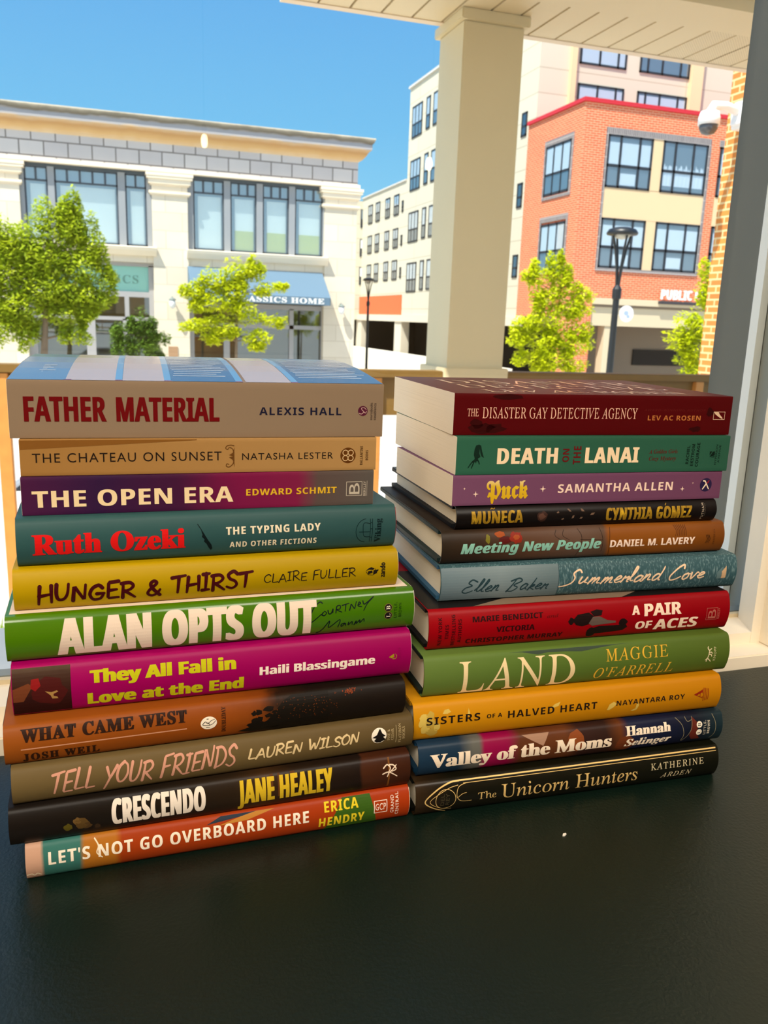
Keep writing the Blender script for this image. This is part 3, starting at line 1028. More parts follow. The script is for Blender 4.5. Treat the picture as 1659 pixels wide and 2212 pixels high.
wr = MB()
wr.box(XR, 40, YR, 41.1, 1.7, 10.25)
wr.box(XR - .05, 22.2, YR - .05, 36.8, -3.8, 1.7)
wr.box(XR, 21.6, 36.8, 41.1, .8, 1.7)
rbp(wr, 'wall', M_RED)
rbp(MB().box(XR - .1, 40, YR - .1, 41.1, 10.25, 10.42), 'coping', mat('dark_red_coping', (196, 40, 52), .5))
sp = MB()
for z0, z1 in ((5.35, 6.72),):
    sp.box(22.3, 27.85, YR - .03, YR + .02, z0, z1)
    sp.box(28.5, 31.5, YR - .03, YR + .02, z0, z1)
for z0, z1 in ((6.7, 9.0), (3.1, 5.36)):
    sp.box(24.72, 25.3, YR - .03, YR + .02, z0, z1)
rbp(sp, 'spandrel_panel', M_TANP)
sl = MB().box(22.2, 27.95, YR - .06, YR + .02, 9.0, 9.28).box(27.83, 27.97, YR - .06, YR + .02, 3.1, 9.0).box(28.45, 31.5, YR - .06, YR + .02, 9.0, 9.28).box(22.2, 27.95, YR - .06, YR + .02, 2.96, 3.1).box(22.2, 22.3, YR - .06, YR + .02, 3.1, 9.0)
for z0, z1 in ((6.5, 8.86), (2.98, 5.3)):
    sl.box(XR - .05, XR + .02, 36.35, 39.1, z1, z1 + .26).box(XR - .05, XR + .02, 36.35, 39.1, z0 - .14, z0)
    sl.box(XR - .05, XR + .02, 36.35, 36.5, z0, z1).box(XR - .05, XR + .02, 38.95, 39.1, z0, z1)
rbp(sl, 'soldier_course', M_GBRK)
for r_, (z0, z1, rl_) in enumerate(((6.7, 9.0, 7.66), (3.1, 5.36, 4.05))):
    front_window(22.3, 24.73, z0, z1, YR, rb, (23.0, 24.03), rl_, blind=1)
    front_window(25.3, 27.83, z0, z1, YR, rb, (26.0, 27.02), rl_, curtain=(r_ == 0))
    front_window(28.52, 31.0, z0, z1, YR, rb, (29.25, 30.3), rl_, blind=1)
    side_window(36.5, 38.95, z0 - .15, z1 - .15, 3, XR, rb)
gb = MB().box(22.2, 36, YR + .05, YR + .6, .42, 1.42).box(22.2, 36, YR - .1, YR + .3, 1.42, 1.72)
gb.box(23.1, 23.75, YR + .1, YR + .7, -3.8, .5)
rbp(gb, 'garage_lintel', mat('beige_garage_lintel', (206, 190, 160), .85))
rbp(MB().box(22.2, 36, YR + 2.6, YR + 2.8, -3.8, .5).box(22.2, 40, YR, YR + 2.6, 1.3, 1.7), 'garage_wall', mat('dim_garage_wall', (128, 114, 98), .9))
rbp(MB().box(26.5, 29.8, YR + 2.5, YR + 2.6, -1.55, -.75), 'garage_shade_slab', mat('garage_shadow', (34, 32, 30), .9))  # dark slab, its colour stands for shade inside the garage
ps = thing('parking_sign', 'white raised letter public parking sign on the red brick', 'sign', (27.4, YR, 1.6))
at(MB().box(25.85, 30.2, YR - .22, YR - .1, 1.56, 1.70).build('sign_bar', mat('dark_sign_bar', (60, 56, 60), .6), ps), ps.location)
P, G = text_2d('PUBLIC PARKING', 'bold', 25.92, 30.1, 1.78, 2.24, offset=0, track=1.06)
for dy, nm in ((0, 'sign_lettering'),):
    sgo = flat_mesh(nm, P, G, lambda u, v, z: (u, YR - .2 - z * 300, v), mat('white_sign_letters', (250, 250, 250), .5), ps)
    sd = sgo.modifiers.new('thick', 'SOLIDIFY')
    sd.thickness = .08
    sd.offset = 0
    at(sgo, ps.location)

# orange brick wall with a camera, right edge of the view
M_OBR = brick_mat('orange_brick', (232, 150, 72), (214, 128, 66), (240, 206, 150), .215, .0765, .011, .5, stain=.1)
struct(tag(MB().box(6.87, 10.5, 3.95, 8.0, -3.8, 3.6).build('brick_wall', M_OBR), 'sunlit orange brick wall beside the dark window jamb', 'wall'))
sc_ = thing('security_camera', 'white dome security camera on an arm on the orange brick wall', 'security camera', (6.87, 7.62, 2.62))
M_WP = mat('white_plastic', (244, 244, 244), .4)
MB().box(-.16, 0, -.12, .12, -.14, .14).build('mount_box', M_WP, sc_, bevel=.012)
MB().box(-.20, -.15, -.09, .09, -.11, .08).build('mount_cap', M_WP, sc_, bevel=.012)
MB().tube([(-.16, 0, .02), (-.36, -.02, .06), (-.52, -.03, .05), (-.56, -.03, -.03)], [.05, .045, .045, .05], 10).build('arm', M_WP, sc_, smooth=True)
MB().lathe([(.03, 0), (.095, -.02), (.112, -.08), (.114, -.15)], -.56, -.03, 20).build('housing', M_WP, sc_, smooth=True)
MB().lathe([(.100, -.15), (.096, -.19), (.068, -.235), (.02, -.252)], -.56, -.03, 20).build('dome', mat('smoked_dome', (72, 74, 78), .08, .8), sc_, smooth=True)

# ================================================================ street lamps and round sign
M_BLK = mat('black_lamp_paint', (28, 32, 36), .4, .5)


def street_lamp(x, y, ztop, k, label):
    la = thing('street_lamp', label, 'street lamp', (x, y, -3.8), group='black street lamps')
    h = ztop + 3.8
    MB().lathe([(.20 * k, 0), (.2 * k, .3), (.13 * k, .4), (.105 * k, .5), (.085 * k, h - 1.75 * k)], 0, 0, 14).build('pole', M_BLK, la)
    MB().lathe([(.085 * k, h - 1.9 * k), (.125 * k, h - 1.85 * k), (.125 * k, h - 1.62 * k), (.09 * k, h - 1.55 * k), (.05 * k, h - 1.50 * k)], 0, 0, 14).build('collar', M_BLK, la)
    for s, nm in ((-1, 'arm'), (1, 'arm')):
        MB().tube([(s * .03 * k, 0, h - 1.55 * k), (s * .07 * k, 0, h - 1.1 * k), (s * .16 * k, 0, h - .6 * k), (s * .27 * k, 0, h - .22 * k)], .035 * k, 8).build(nm, M_BLK, la)
    for s in (-1, 1):
        MB().tube([(0, s * .03 * k, h - 1.55 * k), (0, s * .07 * k, h - 1.1 * k), (0, s * .15 * k, h - .6 * k), (0, s * .24 * k, h - .22 * k)], .03 * k, 8).build('arm', M_BLK, la)
    MB().lathe([(.40 * k, h - .2 * k), (.42 * k, h - .15 * k), (.36 * k, h - .06 * k), (.2 * k, h - .01 * k), (.02 * k, h)], 0, 0, 20).build('hood', M_BLK, la, smooth=True)
    MB().lathe([(.02 * k, h - .32 * k), (.16 * k, h - .28 * k), (.24 * k, h - .2 * k)], 0, 0, 16).build('lens', mat('pale_lens', (214, 206, 190), .3), la, smooth=True)
    return la


street_lamp(13.42, 20, 2.98, 1.0, 'black street lamp in front of the red brick building')
street_lamp(14.78, 48, 2.70, .85, 'distant black street lamp right of the stone building')
rs = thing('round_sign', 'round white sign hanging from the nearer street lamp pole', 'sign', (13.72, 19.9, .72))
MB().lathe([(.22, -.015), (.22, .015)], 0, 0, 28).build('sign_disc', mat('white_sign_enamel', (238, 240, 246), .4), rs).rotation_euler = (R(90), 0, 0)
MB().tube([(-.21, .06, .16), (.14, .03, .19)], .015, 6).build('bracket', M_BLK, rs)
P, G = join_2d(disc_2d(-.02, .02, .075, .06, 16), disc_2d(.05, -.07, .05, .045, 12))
flat_mesh('sign_mark', P, G, lambda u, v, z: (u, -.02, v), mat('grey_blue_mark', (168, 186, 214), .6), rs)

# ================================================================ trees and shrubs


def leaf_mat(nm, c, tr):
    m = bpy.data.materials.new(nm)
    m.use_nodes = True
    n, l = m.node_tree.nodes, m.node_tree.links
    b = n['Principled BSDF']
    t = n.new('ShaderNodeTexCoord')
    q = n.new('ShaderNodeTexNoise')
    q.inputs['Scale'].default_value = 2.2
    l.new(t.outputs['Object'], q.inputs['Vector'])
    mx = n.new('ShaderNodeMix')
    mx.data_type = 'RGBA'
    mx.inputs[6].default_value = (*lin(c[0]), 1)
    mx.inputs[7].default_value = (*lin(c[1]), 1)
    l.new(q.outputs['Fac'], mx.inputs[0])
    l.new(mx.outputs[2], b.inputs['Base Color'])
    b.inputs['Roughness'].default_value = .5
    tl_ = n.new('ShaderNodeBsdfTranslucent')
    l.new(mx.outputs[2], tl_.inputs[0])
    ms = n.new('ShaderNodeMixShader')
    ms.inputs[0].default_value = tr
    l.new(b.outputs[0], ms.inputs[1])
    l.new(tl_.outputs[0], ms.inputs[2])
    l.new(ms.outputs[0], n['Material Output'].inputs[0])
    return m


LEAF = leaf_mat('yellow_green_leaves', ((196, 212, 20), (240, 240, 36)), .45)
LEAF2 = leaf_mat('mid_green_leaves', ((144, 176, 40), (226, 232, 52)), .4)
LEAF3 = leaf_mat('deep_green_leaves', ((84, 124, 40), (140, 170, 60)), .35)
BARK = mat('grey_brown_bark', (128, 108, 88), .9, noise=.2, nscale=8)


def tree(label, x, y, trunk, sprays, nleaf, size, m, seed, lean=0, group='street trees', cat='tree', nm='street_tree'):
    """sprays: (dx, z, rx, rz) leafy clouds seen along the branches"""
    rnd = random.Random(seed)
    z0, z1, rad = trunk
    t = thing(nm, label, cat, (x, y, z0), group=group)
    tb_ = MB().tube([(0, 0, 0), (lean * .3, 0, (z1 - z0) * .35), (lean * .7, .05, (z1 - z0) * .7), (lean, 0, z1 - z0)], [rad, rad * .75, rad * .42, rad * .12], 8)
    fo = MB()
    tot = sum(a * b for _, _, a, b in sprays)
    for dx, z, rx, rz in sprays:
        rz *= 1.45
        hz = z - z0
        ha = max(.25 * (z1 - z0), min(hz - rz * .4, (z1 - z0) * .85))
        la = lean * ha / (z1 - z0)
        tb_.tube([(la, 0, ha), ((dx + la) / 2, rnd.uniform(-.2, .2), (ha + hz) / 2 + .05), (dx, rnd.uniform(-.4, .4), hz)], [rad * .28, rad * .17, rad * .06], 5)
        subs = [(dx, hz, rx * .75, rz * .8)]
        for k in range(5):
            aa = rnd.uniform(0, 6.28)
            subs.append((dx + rx * .75 * math.cos(aa), hz + rz * rnd.uniform(.3, 1.0) * math.sin(aa), rx * rnd.uniform(.35, .6), rz * rnd.uniform(.45, .8)))
        dx0, hz0, rx0, rz0 = dx, hz, rx, rz
        for k in range(int(nleaf * rx0 * rz0 / tot)):
            dx, hz, rx, rz = subs[min(5, int(abs(rnd.gauss(0, 2.6))))]
            while True:
                a, b, c = (rnd.uniform(-1, 1) for _ in range(3))
                if a * a + b * b + c * c < 1:
                    break
            p = Vector((dx + a * rx, b * rx * .9, hz + c * rz - .12 * rz * abs(a)))
            s = size * rnd.uniform(.6, 1.3)
            d = Vector((rnd.uniform(-1, 1), rnd.uniform(-1, 1), rnd.uniform(-.5, .35))).normalized()
            w_ = d.cross(Vector((rnd.uniform(-.4, .4), rnd.uniform(-.4, .4), 1))).normalized() * s * .36
            fo.poly([p - d * s, p - d * s * .2 + w_, p + d * s, p - d * s * .2 - w_])
    tb_.build('trunk', BARK, t)
    fo.build('foliage', m, t)
    return t


tree('big bushy tree with dense yellow green leaves at the left edge', -2.1, 30, (-3.8, 2.9, .16),
     [(1.15, 3.1, .5, .6), (.75, 2.75, .75, .65), (-.4, 2.3, .95, .6), (1.9, 2.35, .55, .55), (.2, 1.9, 1.1, .6), (1.5, 1.7, .85, .5), (2.2, 1.2, .45, .35), (-.9, 1.4, .9, .6), (.4, 1.0, 1.1, .6), (1.6, .75, .75, .4), (-.5, .4, .95, .5), (.9, .2, .8, .4), (-1.0, -.4, .7, .4), (1.2, -.5, .5, .3), (-.3, -.6, .5, .3), (-1.2, 2.2, .6, .5)],
     30000, .10, LEAF2, 11, .5)
tree('slim young tree with yellow green sprays before the blue awning', 5.0, 34, (-3.8, 2.0, .09),
     [(.05, 2.0, .7, .3), (-.75, 1.55, .7, .28), (.9, 1.95, .45, .28), (-1.55, 1.15, .6, .25), (.0, 1.3, .8, .35), (1.3, 1.45, .75, .2), (-.9, .75, .9, .35), (.4, .55, .75, .3), (1.5, .1, .6, .2), (-1.5, -.1, .7, .24), (-.5, -.25, .7, .28), (1.0, -.55, .7, .3), (-.9, -.6, .5, .2), (.75, 2.3, .3, .2), (1.9, 1.4, .3, .15)],
     8500, .11, LEAF, 5, .1)
tree('young tree with bright yellow green leaves before the red brick corner', 15.0, 26, (-3.8, 2.3, .075),
     [(-.2, 2.35, .35, .35), (-.75, 1.95, .55, .3), (.1, 1.7, .55, .4), (-1.2, 1.9, .25, .2), (.9, 1.45, .45, .3), (-.6, 1.2, .65, .35), (.5, .95, .7, .3), (-1.3, .4, .55, .25), (-.3, .5, .75, .35), (.8, .2, .6, .3), (-1.5, -.2, .5, .22), (-.5, -.25, .75, .3), (.9, -.35, .65, .28), (-.2, -.85, .8, .26), (.9, -1.0, .6, .2), (-1.0, -.8, .5, .2)],
     9500, .10, LEAF, 8, .1)
tree('leafy yellow green tree half hidden behind the orange brick wall', 14.25, 17, (-3.8, 1.9, .07),
     [(-.2, 1.55, .4, .35), (-.1, 1.15, .35, .28), (-.55, .35, .5, .3), (-.95, .1, .45, .22), (-.35, -.1, .5, .3), (-.75, -.35, .3, .15), (-.6, -.85, .45, .28), (.3, .6, .7, .5), (.5, -.4, .7, .5), (.4, 1.5, .6, .5)],
     7500, .08, LEAF, 14, .1)
tree('small leafy tree in front of the shop door of the stone building', 1.35, 38, (-3.8, -.2, .06),
     [(.1, -.25, .55, .35), (-.45, -.6, .55, .4), (.55, -.65, .6, .35), (0, -1.2, .75, .4), (1.0, -.75, .35, .2), (-.7, -1.2, .4, .3)],
     4500, .09, LEAF3, 4, .05)
tree('row of clipped green shrub balls beside the stone pier', 2.15, 39.2, (-3.8, -1.0, .05),
     [(0, -.85, .26, .24), (0, -1.3, .30, .26), (0, -1.75, .34, .28)], 3000, .07, LEAF3, 6, 0, cat='shrub', nm='topiary_shrub', group=None)

# parked car across the street, glimpsed left of the stack
cr = thing('parked_car', 'pale parked car glimpsed behind the left stack of books', 'car', (-.6, 15.2, -3.8))
sec = [(-2.2, .45), (-2.15, .85), (-1.25, .98), (-.65, 1.42), (.75, 1.45), (1.45, 1.0), (2.15, .9), (2.25, .5), (2.1, .3), (-2.1, .3)]
MB().prism(sec, -.85, .85, 'Y').build('body', mat('pale_car_paint', (168, 174, 182), .25, .6), cr, bevel=.04)
for a, b in (((-1.1, 1.0), (-.62, 1.36)), ((-.0, 1.0), (.0, 1.38))):
    pass
for sgn in (-1, 1):
    MB().prism([(-1.05, 1.0), (-.6, 1.36), (-.05, 1.38), (-.05, 1.0)], sgn * .86 - .01, sgn * .86 + .01, 'Y').build('side_window', mat('dark_car_glass', (48, 52, 58), .1, .7), cr)
    MB().prism([(.03, 1.0), (.03, 1.38), (.7, 1.38), (1.28, 1.0)], sgn * .86 - .01, sgn * .86 + .01, 'Y').build('side_window', mat('dark_car_glass', (48, 52, 58), .1, .7), cr)
    for xw in (-1.4, 1.4):
        MB().lathe([(.20, -.1), (.33, -.1), (.35, -.06), (.35, .06), (.33, .1), (.20, .1)], 0, 0, 20).build('wheel', mat('black_tyre', (26, 26, 28), .8), cr)
        wo = cr.children[-1]
        wo.rotation_euler = (R(90), 0, 0)
        wo.location = (xw, sgn * .78, .35)

# ================================================================ the books
def page_mat(nm, a, b):
    return ramp_mat(nm, [(0, a), (.5, b)], 'Z', 1e5, 1.0, 1.0, rough=.85, k=1.05, nvec=(6, 6, 2600))


PAGES = page_mat('cream_page_edges', (238, 224, 200), (214, 200, 174))
PAGES_W = page_mat('white_page_edges', (240, 230, 208), (216, 204, 182))


def sharp(o, ang=35):
    me = o.data
    me.polygons.foreach_set('use_smooth', [True] * len(me.polygons))
    me.set_sharp_from_angle(angle=R(ang))
    return o


class Book:
    def __init__(s, pos, label, jacket, hard, depth, case=None, pages=None, rise=0.0, group=None):
        x, y, th, ln, t, z = pos
        s.len, s.t, s.hard, s.depth = ln, t, hard, depth
        s.b = .0042 if hard else 0.0
        s.root = thing('hardcover_book' if hard else 'paperback_book', label, 'book', (x, y, z), th, group)
        h = s.h = t - .0002
        rr = .0022 if hard else .0008
        jt = .0005

        def outer(o):
            p = []
            hh, r = h - o, max(.0003, rr - o)
            top = [(depth * f, hh + rise * math.sin(min(1, f * 1.15) * 1.5708)) for f in (1, .75, .5, .3, .16, .08, .03)] if rise else [(depth, hh)]
            p += top
            p += [(r + o, hh), (o + r * .3, hh - r * .12), ]
            n_ = 12
            for k in range(n_ + 1):
                q = .955 - .91 * k / n_
                zz = h * q
                if o:
                    zz = min(max(zz, o + r * .5), hh - r * .5)
                p.append((o - s.b * (1 - (2 * q - 1) ** 2), zz))
            p += [(o + r * .3, o + r * .12), (r + o, o), (depth, o)]
            return p
        a, b = outer(0), outer(jt)
        j = MB().prism(a + b[::-1], 0, ln, 'X').build('jacket' if hard else 'cover', jacket, s.root)
        sharp(j)
        s.jacket = j
        if hard:
            cm = case or ink((60, 60, 60))
            c = MB()
            bt = .0026
            for z0 in (jt + .0001, h - jt - bt - .0001):
                c.box(-.0004, ln + .0008, .0045, depth - .0006, z0, z0 + bt)
            arc = [(.0008 - s.b * (1 - (2 * q - 1) ** 2), h * q) for q in [.93 - .86 * k / 8 for k in range(9)]]
            c.prism(arc + [(y_ + .0007, z_) for y_, z_ in arc[::-1]], .0002, ln + .0006, 'X')
            c.build('case', cm, s.root)
            pz0, pz1 = jt + bt + .0003, h - jt - bt - .0003
            arc = [(.0046 - .0022 * (1 - (2 * q - 1) ** 2), pz0 + (pz1 - pz0) * q) for q in [k / 6 for k in range(7)]]
            MB().prism(arc[::-1] + [(depth - .0045, pz0), (depth - .0045, pz1)], .0032, ln - .0032, 'X').build('page_block', pages or PAGES_W, s.root)
            for xe in (.0026, ln - .0032):
                hb = MB().prism([(.0030, pz0 + .001), (.0052, pz0 + .0006), (.0052, pz1 - .0006), (.0030, pz1 - .001), (.0018, (pz0 + pz1) / 2)], xe, xe + .0006, 'X')
                hb.build('headband', mat('cream_headband', (226, 206, 164), .7), s.root)
        else:
            pz0, pz1 = .00006, h - .00006
            if rise:
                pts = [(depth * f - .0006, pz1 + rise * math.sin(min(1, f * 1.15) * 1.5708) - .0002) for f in (.03, .08, .16, .3, .5, .75, 1)]
                prof = [(.0004, pz0 + .0005), (.0004, pz1 - .0006), (.0012, pz1)] + pts + [(depth - .0006, pz0), (.0012, pz0)]
            else:
                prof = [(.0004, pz0 + .0006), (.0004, pz1 - .0006), (.0012, pz1), (depth - .0004, pz1), (depth - .0004, pz0), (.0012, pz0)]
            MB().prism(prof, -.00015, ln + .00015, 'X').build('page_block', pages or PAGES, s.root)
        s.lift = .00004

    def fn(s, e):
        def f(u, v, z):
            q = min(1, max(0, v / 1000 / s.h))
            return (u / 1000, -s.b * (1 - (2 * q - 1) ** 2) - e - z, v / 1000)
        return f

    def put(s, name, PG, col, e=.00016, rough=.45, m=None, label=None):
        cuts = [s.h * 1000 * (.955 - .91 * k / 12) for k in range(13)] if s.b else ()
        P, G = PG
        if s.b:
            lo, hi = s.h * 1000 * .046, s.h * 1000 * .954
            P = [(p[0], min(hi, max(lo, p[1]))) + tuple(p[2:]) for p in P]
        if m is None and 'lettering' in name and max(col) > 165:
            m = mat('lettering_ink_%d_%d_%d' % tuple(col), col, rough, .12, k=.95)
        o = flat_mesh(name, P, G, s.fn(e), m or ink(col, rough), s.root, cuts)
        if label:
            o['label'] = label
        return o

    def text(s, name, t, style, u0, u1, v0, v1, col, m=None, **k):
        return s.put(name, text_2d(t, style, u0, u1, v0, v1, **k), col, m=m)

    def area(s, name, polys, col, e=.00008, m=None, label=None):
        """printed picture area; polygons are cut fine so that they hug the spine"""
        return s.put(name, poly_2d(*polys), col, e=e, m=m, label=label)

    def top(s, name, polys, m, e=.0001, rise=0.0):
        def f(u, w, z):
            fq = min(1, max(0, w / 1000 / s.depth))
            return (u / 1000, w / 1000, s.t - .0002 + e + z + rise * math.sin(min(1, fq * 1.15) * 1.5708))
        P, G = poly_2d(*polys)
        return flat_mesh(name, P, G, f, m, s.root, [s.depth * 1000 * q for q in (.03, .08, .16, .3, .5, .75)] if rise else ())


def rect(u0, u1, v0, v1):
    return [(u0, v0), (u1, v0), (u1, v1), (u0, v1)]


def frame_2d(u0, u1, v0, v1, w):
    return poly_2d(rect(u0, u1, v0, v0 + w), rect(u0, u1, v1 - w, v1), rect(u0, u0 + w, v0 + w, v1 - w), rect(u1 - w, u1, v0 + w, v1 - w))


def ring_2d(cx, cy, r, w, n=28):
    P, G = [], []
    for k in range(n):
        a = 6.28318 * k / n
        P += [(cx + (r - w) * math.cos(a), cy + (r - w) * math.sin(a)), (cx + r * math.cos(a), cy + r * math.sin(a))]
    for k in range(n):
        j = (k + 1) % n
        G.append((2 * k, 2 * k + 1, 2 * j + 1, 2 * j))
    return P, G


def blob(cx, cy, rx, ry, n=12, seed=0, j=.2):
    r_ = random.Random(seed)
    return [(cx + rx * math.cos(6.28318 * k / n) * (1 + r_.uniform(-j, j)), cy + ry * math.sin(6.28318 * k / n) * (1 + r_.uniform(-j, j))) for k in range(n)]


def star4(cx, cy, r):
    return [(cx + (r if k % 2 == 0 else r * .28) * math.cos(6.28318 * k / 8), cy + (r if k % 2 == 0 else r * .28) * math.sin(6.28318 * k / 8)) for k in range(8)]


GL = 'books in the left stack'
GR = 'books in the right stack'
POS = {'L11': (.0776, -.0309, .0150, .2363, .0233, 0), 'L10': (.0701, -.0309, .0186, .2438, .0239, .0233), 'L9': (.0726, -.0279, .0333, .2447, .0232, .0473),
       'L8': (.0696, -.0238, .0327, .2424, .0243, .0704), 'L7': (.0743, -.0118, .0120, .2431, .0309, .0947), 'L6': (.0721, -.0054, .0128, .2485, .0276, .1256),
       'L5': (.0768, .0038, .0062, .2339, .0253, .1531), 'L4': (.0795, .0088, .0155, .2310, .0286, .1785), 'L3': (.0830, .0154, -.0053, .2130, .0229, .2070),
       'L2': (.0832, .0183, -.0189, .2139, .0215, .2299), 'L1': (.0782, .0230, -.0332, .2232, .0340, .2514),
       'R11': (.3183, -.0285, -.0303, .2379, .0248, 0), 'R10': (.3217, -.0214, -.0296, .2405, .0236, .0248), 'R9': (.3190, -.0158, -.0336, .2418, .0274, .0484),
       'R8': (.3281, -.0081, -.0382, .2415, .0296, .0758), 'R7': (.3338, .0019, -.0386, .2398, .0292, .1054), 'R6': (.3469, .0163, -.0590, .2375, .0260, .1346),
       'R5': (.3483, .0209, -.0401, .2284, .0239, .1607), 'R4': (.3589, .0231, -.0385, .2103, .0172, .1845), 'R3': (.3554, .0210, -.0322, .2169, .0215, .2018),
       'R2': (.3574, .0225, -.0445, .2175, .0267, .2233), 'R1': (.3569, .0296, -.0583, .2194, .0290, .2500)}
T_, A_, PL, PE = 'title_lettering', 'author_lettering', 'publisher_lettering', 'publisher_emblem'

# ---- left stack, from the table up
m = ramp_mat('orange_ship_jacket', [(0, (214, 168, 140)), (.038, (214, 168, 140)), (.04, (70, 140, 128)), (.125, (74, 142, 130)), (.135, (214, 134, 40)), (.21, (216, 132, 36)), (.225, (202, 76, 22)), (1, (206, 70, 18))], 'X', .2363, .012, 60, rough=.4)
b = Book(POS['L11'], 'orange and teal hardcover lying on the table, lowest of the left stack', m, True, .15, ink((226, 214, 190)), group=GL)
b.area('cover_art', [[(178, 1), (214, 1), (209, 22.4), (190, 22.4)]], (74, 118, 34), label='green printed patch')
b.area('cover_art', [[(103, 18.5), (112, 22.4), (134, 22.4), (124, 20.4)]], (52, 66, 84), label='blue printed wedge')
b.area('cover_art', [[(110, 17.2), (124, 20.4), (134, 22.4), (146, 22.4), (128, 18)]], (222, 150, 58), label='yellow printed wedge')
b.put('cover_art', stroke_2d([('s', [(0.5, 4.5), (3, 5), (4.5, 3.6), (6, 5), (8, 3.4)]), ('s', [(38, 21), (40, 17), (39, 13), (42, 9.5)])], .7), (232, 216, 184), label='cream torn edge line')
b.text(T_, "LET'S NOT GO OVERBOARD HERE", 'bold', 12.3, 167.5, 10.0, 17.6, (240, 226, 204), smear=.12, track=1.14)
b.text(A_, 'ERICA', 'bold', 177.8, 200.8, 14.9, 21.2, (226, 200, 40), track=1.12, smear=.1)
b.text(A_, 'HENDRY', 'bold', 174.3, 204.9, 4.4, 11.4, (226, 200, 40), track=1.12, smear=.1)
b.put(PE, join_2d(frame_2d(211.4, 220.6, 8.6, 17.2, .5), text_2d('GCP', 'plain', 212.4, 219.6, 10.6, 15.2, offset=.006, track=1.1)), (236, 210, 190))
b.text(PL, 'GRAND', 'plain', 223.0, 225.2, 6.9, 19.3, (236, 214, 196), up=True, track=1.15, offset=.01)
b.text(PL, 'CENTRAL', 'plain', 226.4, 228.6, 4.8, 20.6, (236, 214, 196), up=True, track=1.15, offset=.01)

m = ramp_mat('dark_concert_jacket', [(0, (34, 28, 24)), (.3, (36, 29, 22)), (.52, (52, 38, 24)), (.6, (76, 50, 26)), (.68, (48, 34, 22)), (.865, (40, 28, 22)), (.87, (86, 46, 26)), (1, (74, 38, 22))], 'X', .2438, .05, 40, rough=.35)
b = Book(POS['L10'], 'near black hardcover with white and yellow condensed capitals on top of the orange book', m, True, .152, ink((30, 26, 24)), group=GL)
for k, (u, v, r, c) in enumerate(((39, 10.5, 3.6, (112, 84, 42)), (36.5, 12.2, 2.2, (132, 100, 52)), (42, 8.2, 2.4, (96, 70, 38)), (31.5, 8.8, 2.4, (110, 98, 30)), (47.5, 6.6, 1.8, (70, 52, 34)))):
    b.area('cover_art', [blob(u, v, r, r, 12, k)], c, label='blurred golden flower')
b.area('cover_art', [rect(228.2, 229.4, 1.4, 22.6)], (150, 94, 40), label='gold band across the spine')
b.area('cover_art', [rect(150, 152, 12, 22.6), rect(155, 156.4, 8, 22.6), rect(163, 166, 14, 22.6)], (112, 66, 30), label='brown printed streaks')
b.text(T_, 'CRESCENDO', 'bold', 55.6, 110.2, 6.0, 21.4, (232, 220, 204), smear=.55, track=1.06)
b.text(A_, 'JANE HEALEY', 'bold', 130, 190.6, 6.1, 21.4, (206, 172, 36), smear=.5, track=1.06, shear=-.04)
b.put(PE, stroke_2d([('s', [(225, 16.5), (227.5, 18.4), (229.6, 16.4), (228.6, 13.8), (226, 13.2)]), ('s', [(229.2, 18.2), (232, 17.6), (233.6, 15), (230.8, 13.8)]), ('s', [(224.4, 12.6), (227, 13.6), (229.4, 13.2), (232, 11.6), (234.4, 9.8)]), ('s', [(229.4, 13.4), (231.4, 15.2), (233.8, 17.6)]), ('s', [(228.6, 13), (227.6, 10.4)])], .75), (228, 206, 180))

m = ramp_mat('olive_tan_jacket', [(0, (134, 112, 68)), (.6, (128, 106, 64)), (.85, (122, 100, 60)), (1, (112, 92, 54))], 'X', .2447, .04, 25, rough=.55)  # tan slightly darker towards the right end
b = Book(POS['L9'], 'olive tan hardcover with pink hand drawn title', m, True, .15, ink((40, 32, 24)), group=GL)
b.put(T_, hand_2d('TELL YOUR FRIENDS', 20.9, 127.3, 6.5, 18.6, 1.35, shear=.22, jit=.08, lean=1.6), (206, 148, 124))
b.put(A_, hand_2d('LAUREN WILSON', 134.9, 207, 10.0, 16.6, 1.1, shear=.2, jit=.08, lean=.6), (218, 192, 142))
b.put(PE, disc_2d(220.5, 13, 5.2), (236, 226, 206), e=.0001)
b.put('pine_emblem', poly_2d([(215.8, 12.2), (219, 13.8), (220.5, 16.6), (221.4, 17.6), (222.8, 14.4), (225.2, 12.6), (223.4, 12), (225.2, 10), (223, 9), (221.6, 8.2), (219, 8.4), (217, 9.8), (218.6, 11.4)]), (34, 30, 26))
for t_, u0, u1, v0, v1 in (('PINE &', 226.4, 228.1, 9.0, 16.5), ('CEDAR', 229.1, 230.8, 8.8, 16.7), ('FLATIRON', 234.2, 236.0, 6.0, 19.2), ('BOOKS', 236.9, 238.6, 8.6, 17.0)):
    b.text(PL, t_, 'it', u0, u1, v0, v1, (196, 176, 132), up=True, track=1.1, shear=-.27)
b.area('rule', [rect(232.4, 232.8, 6.4, 18.5)], (196, 176, 132))

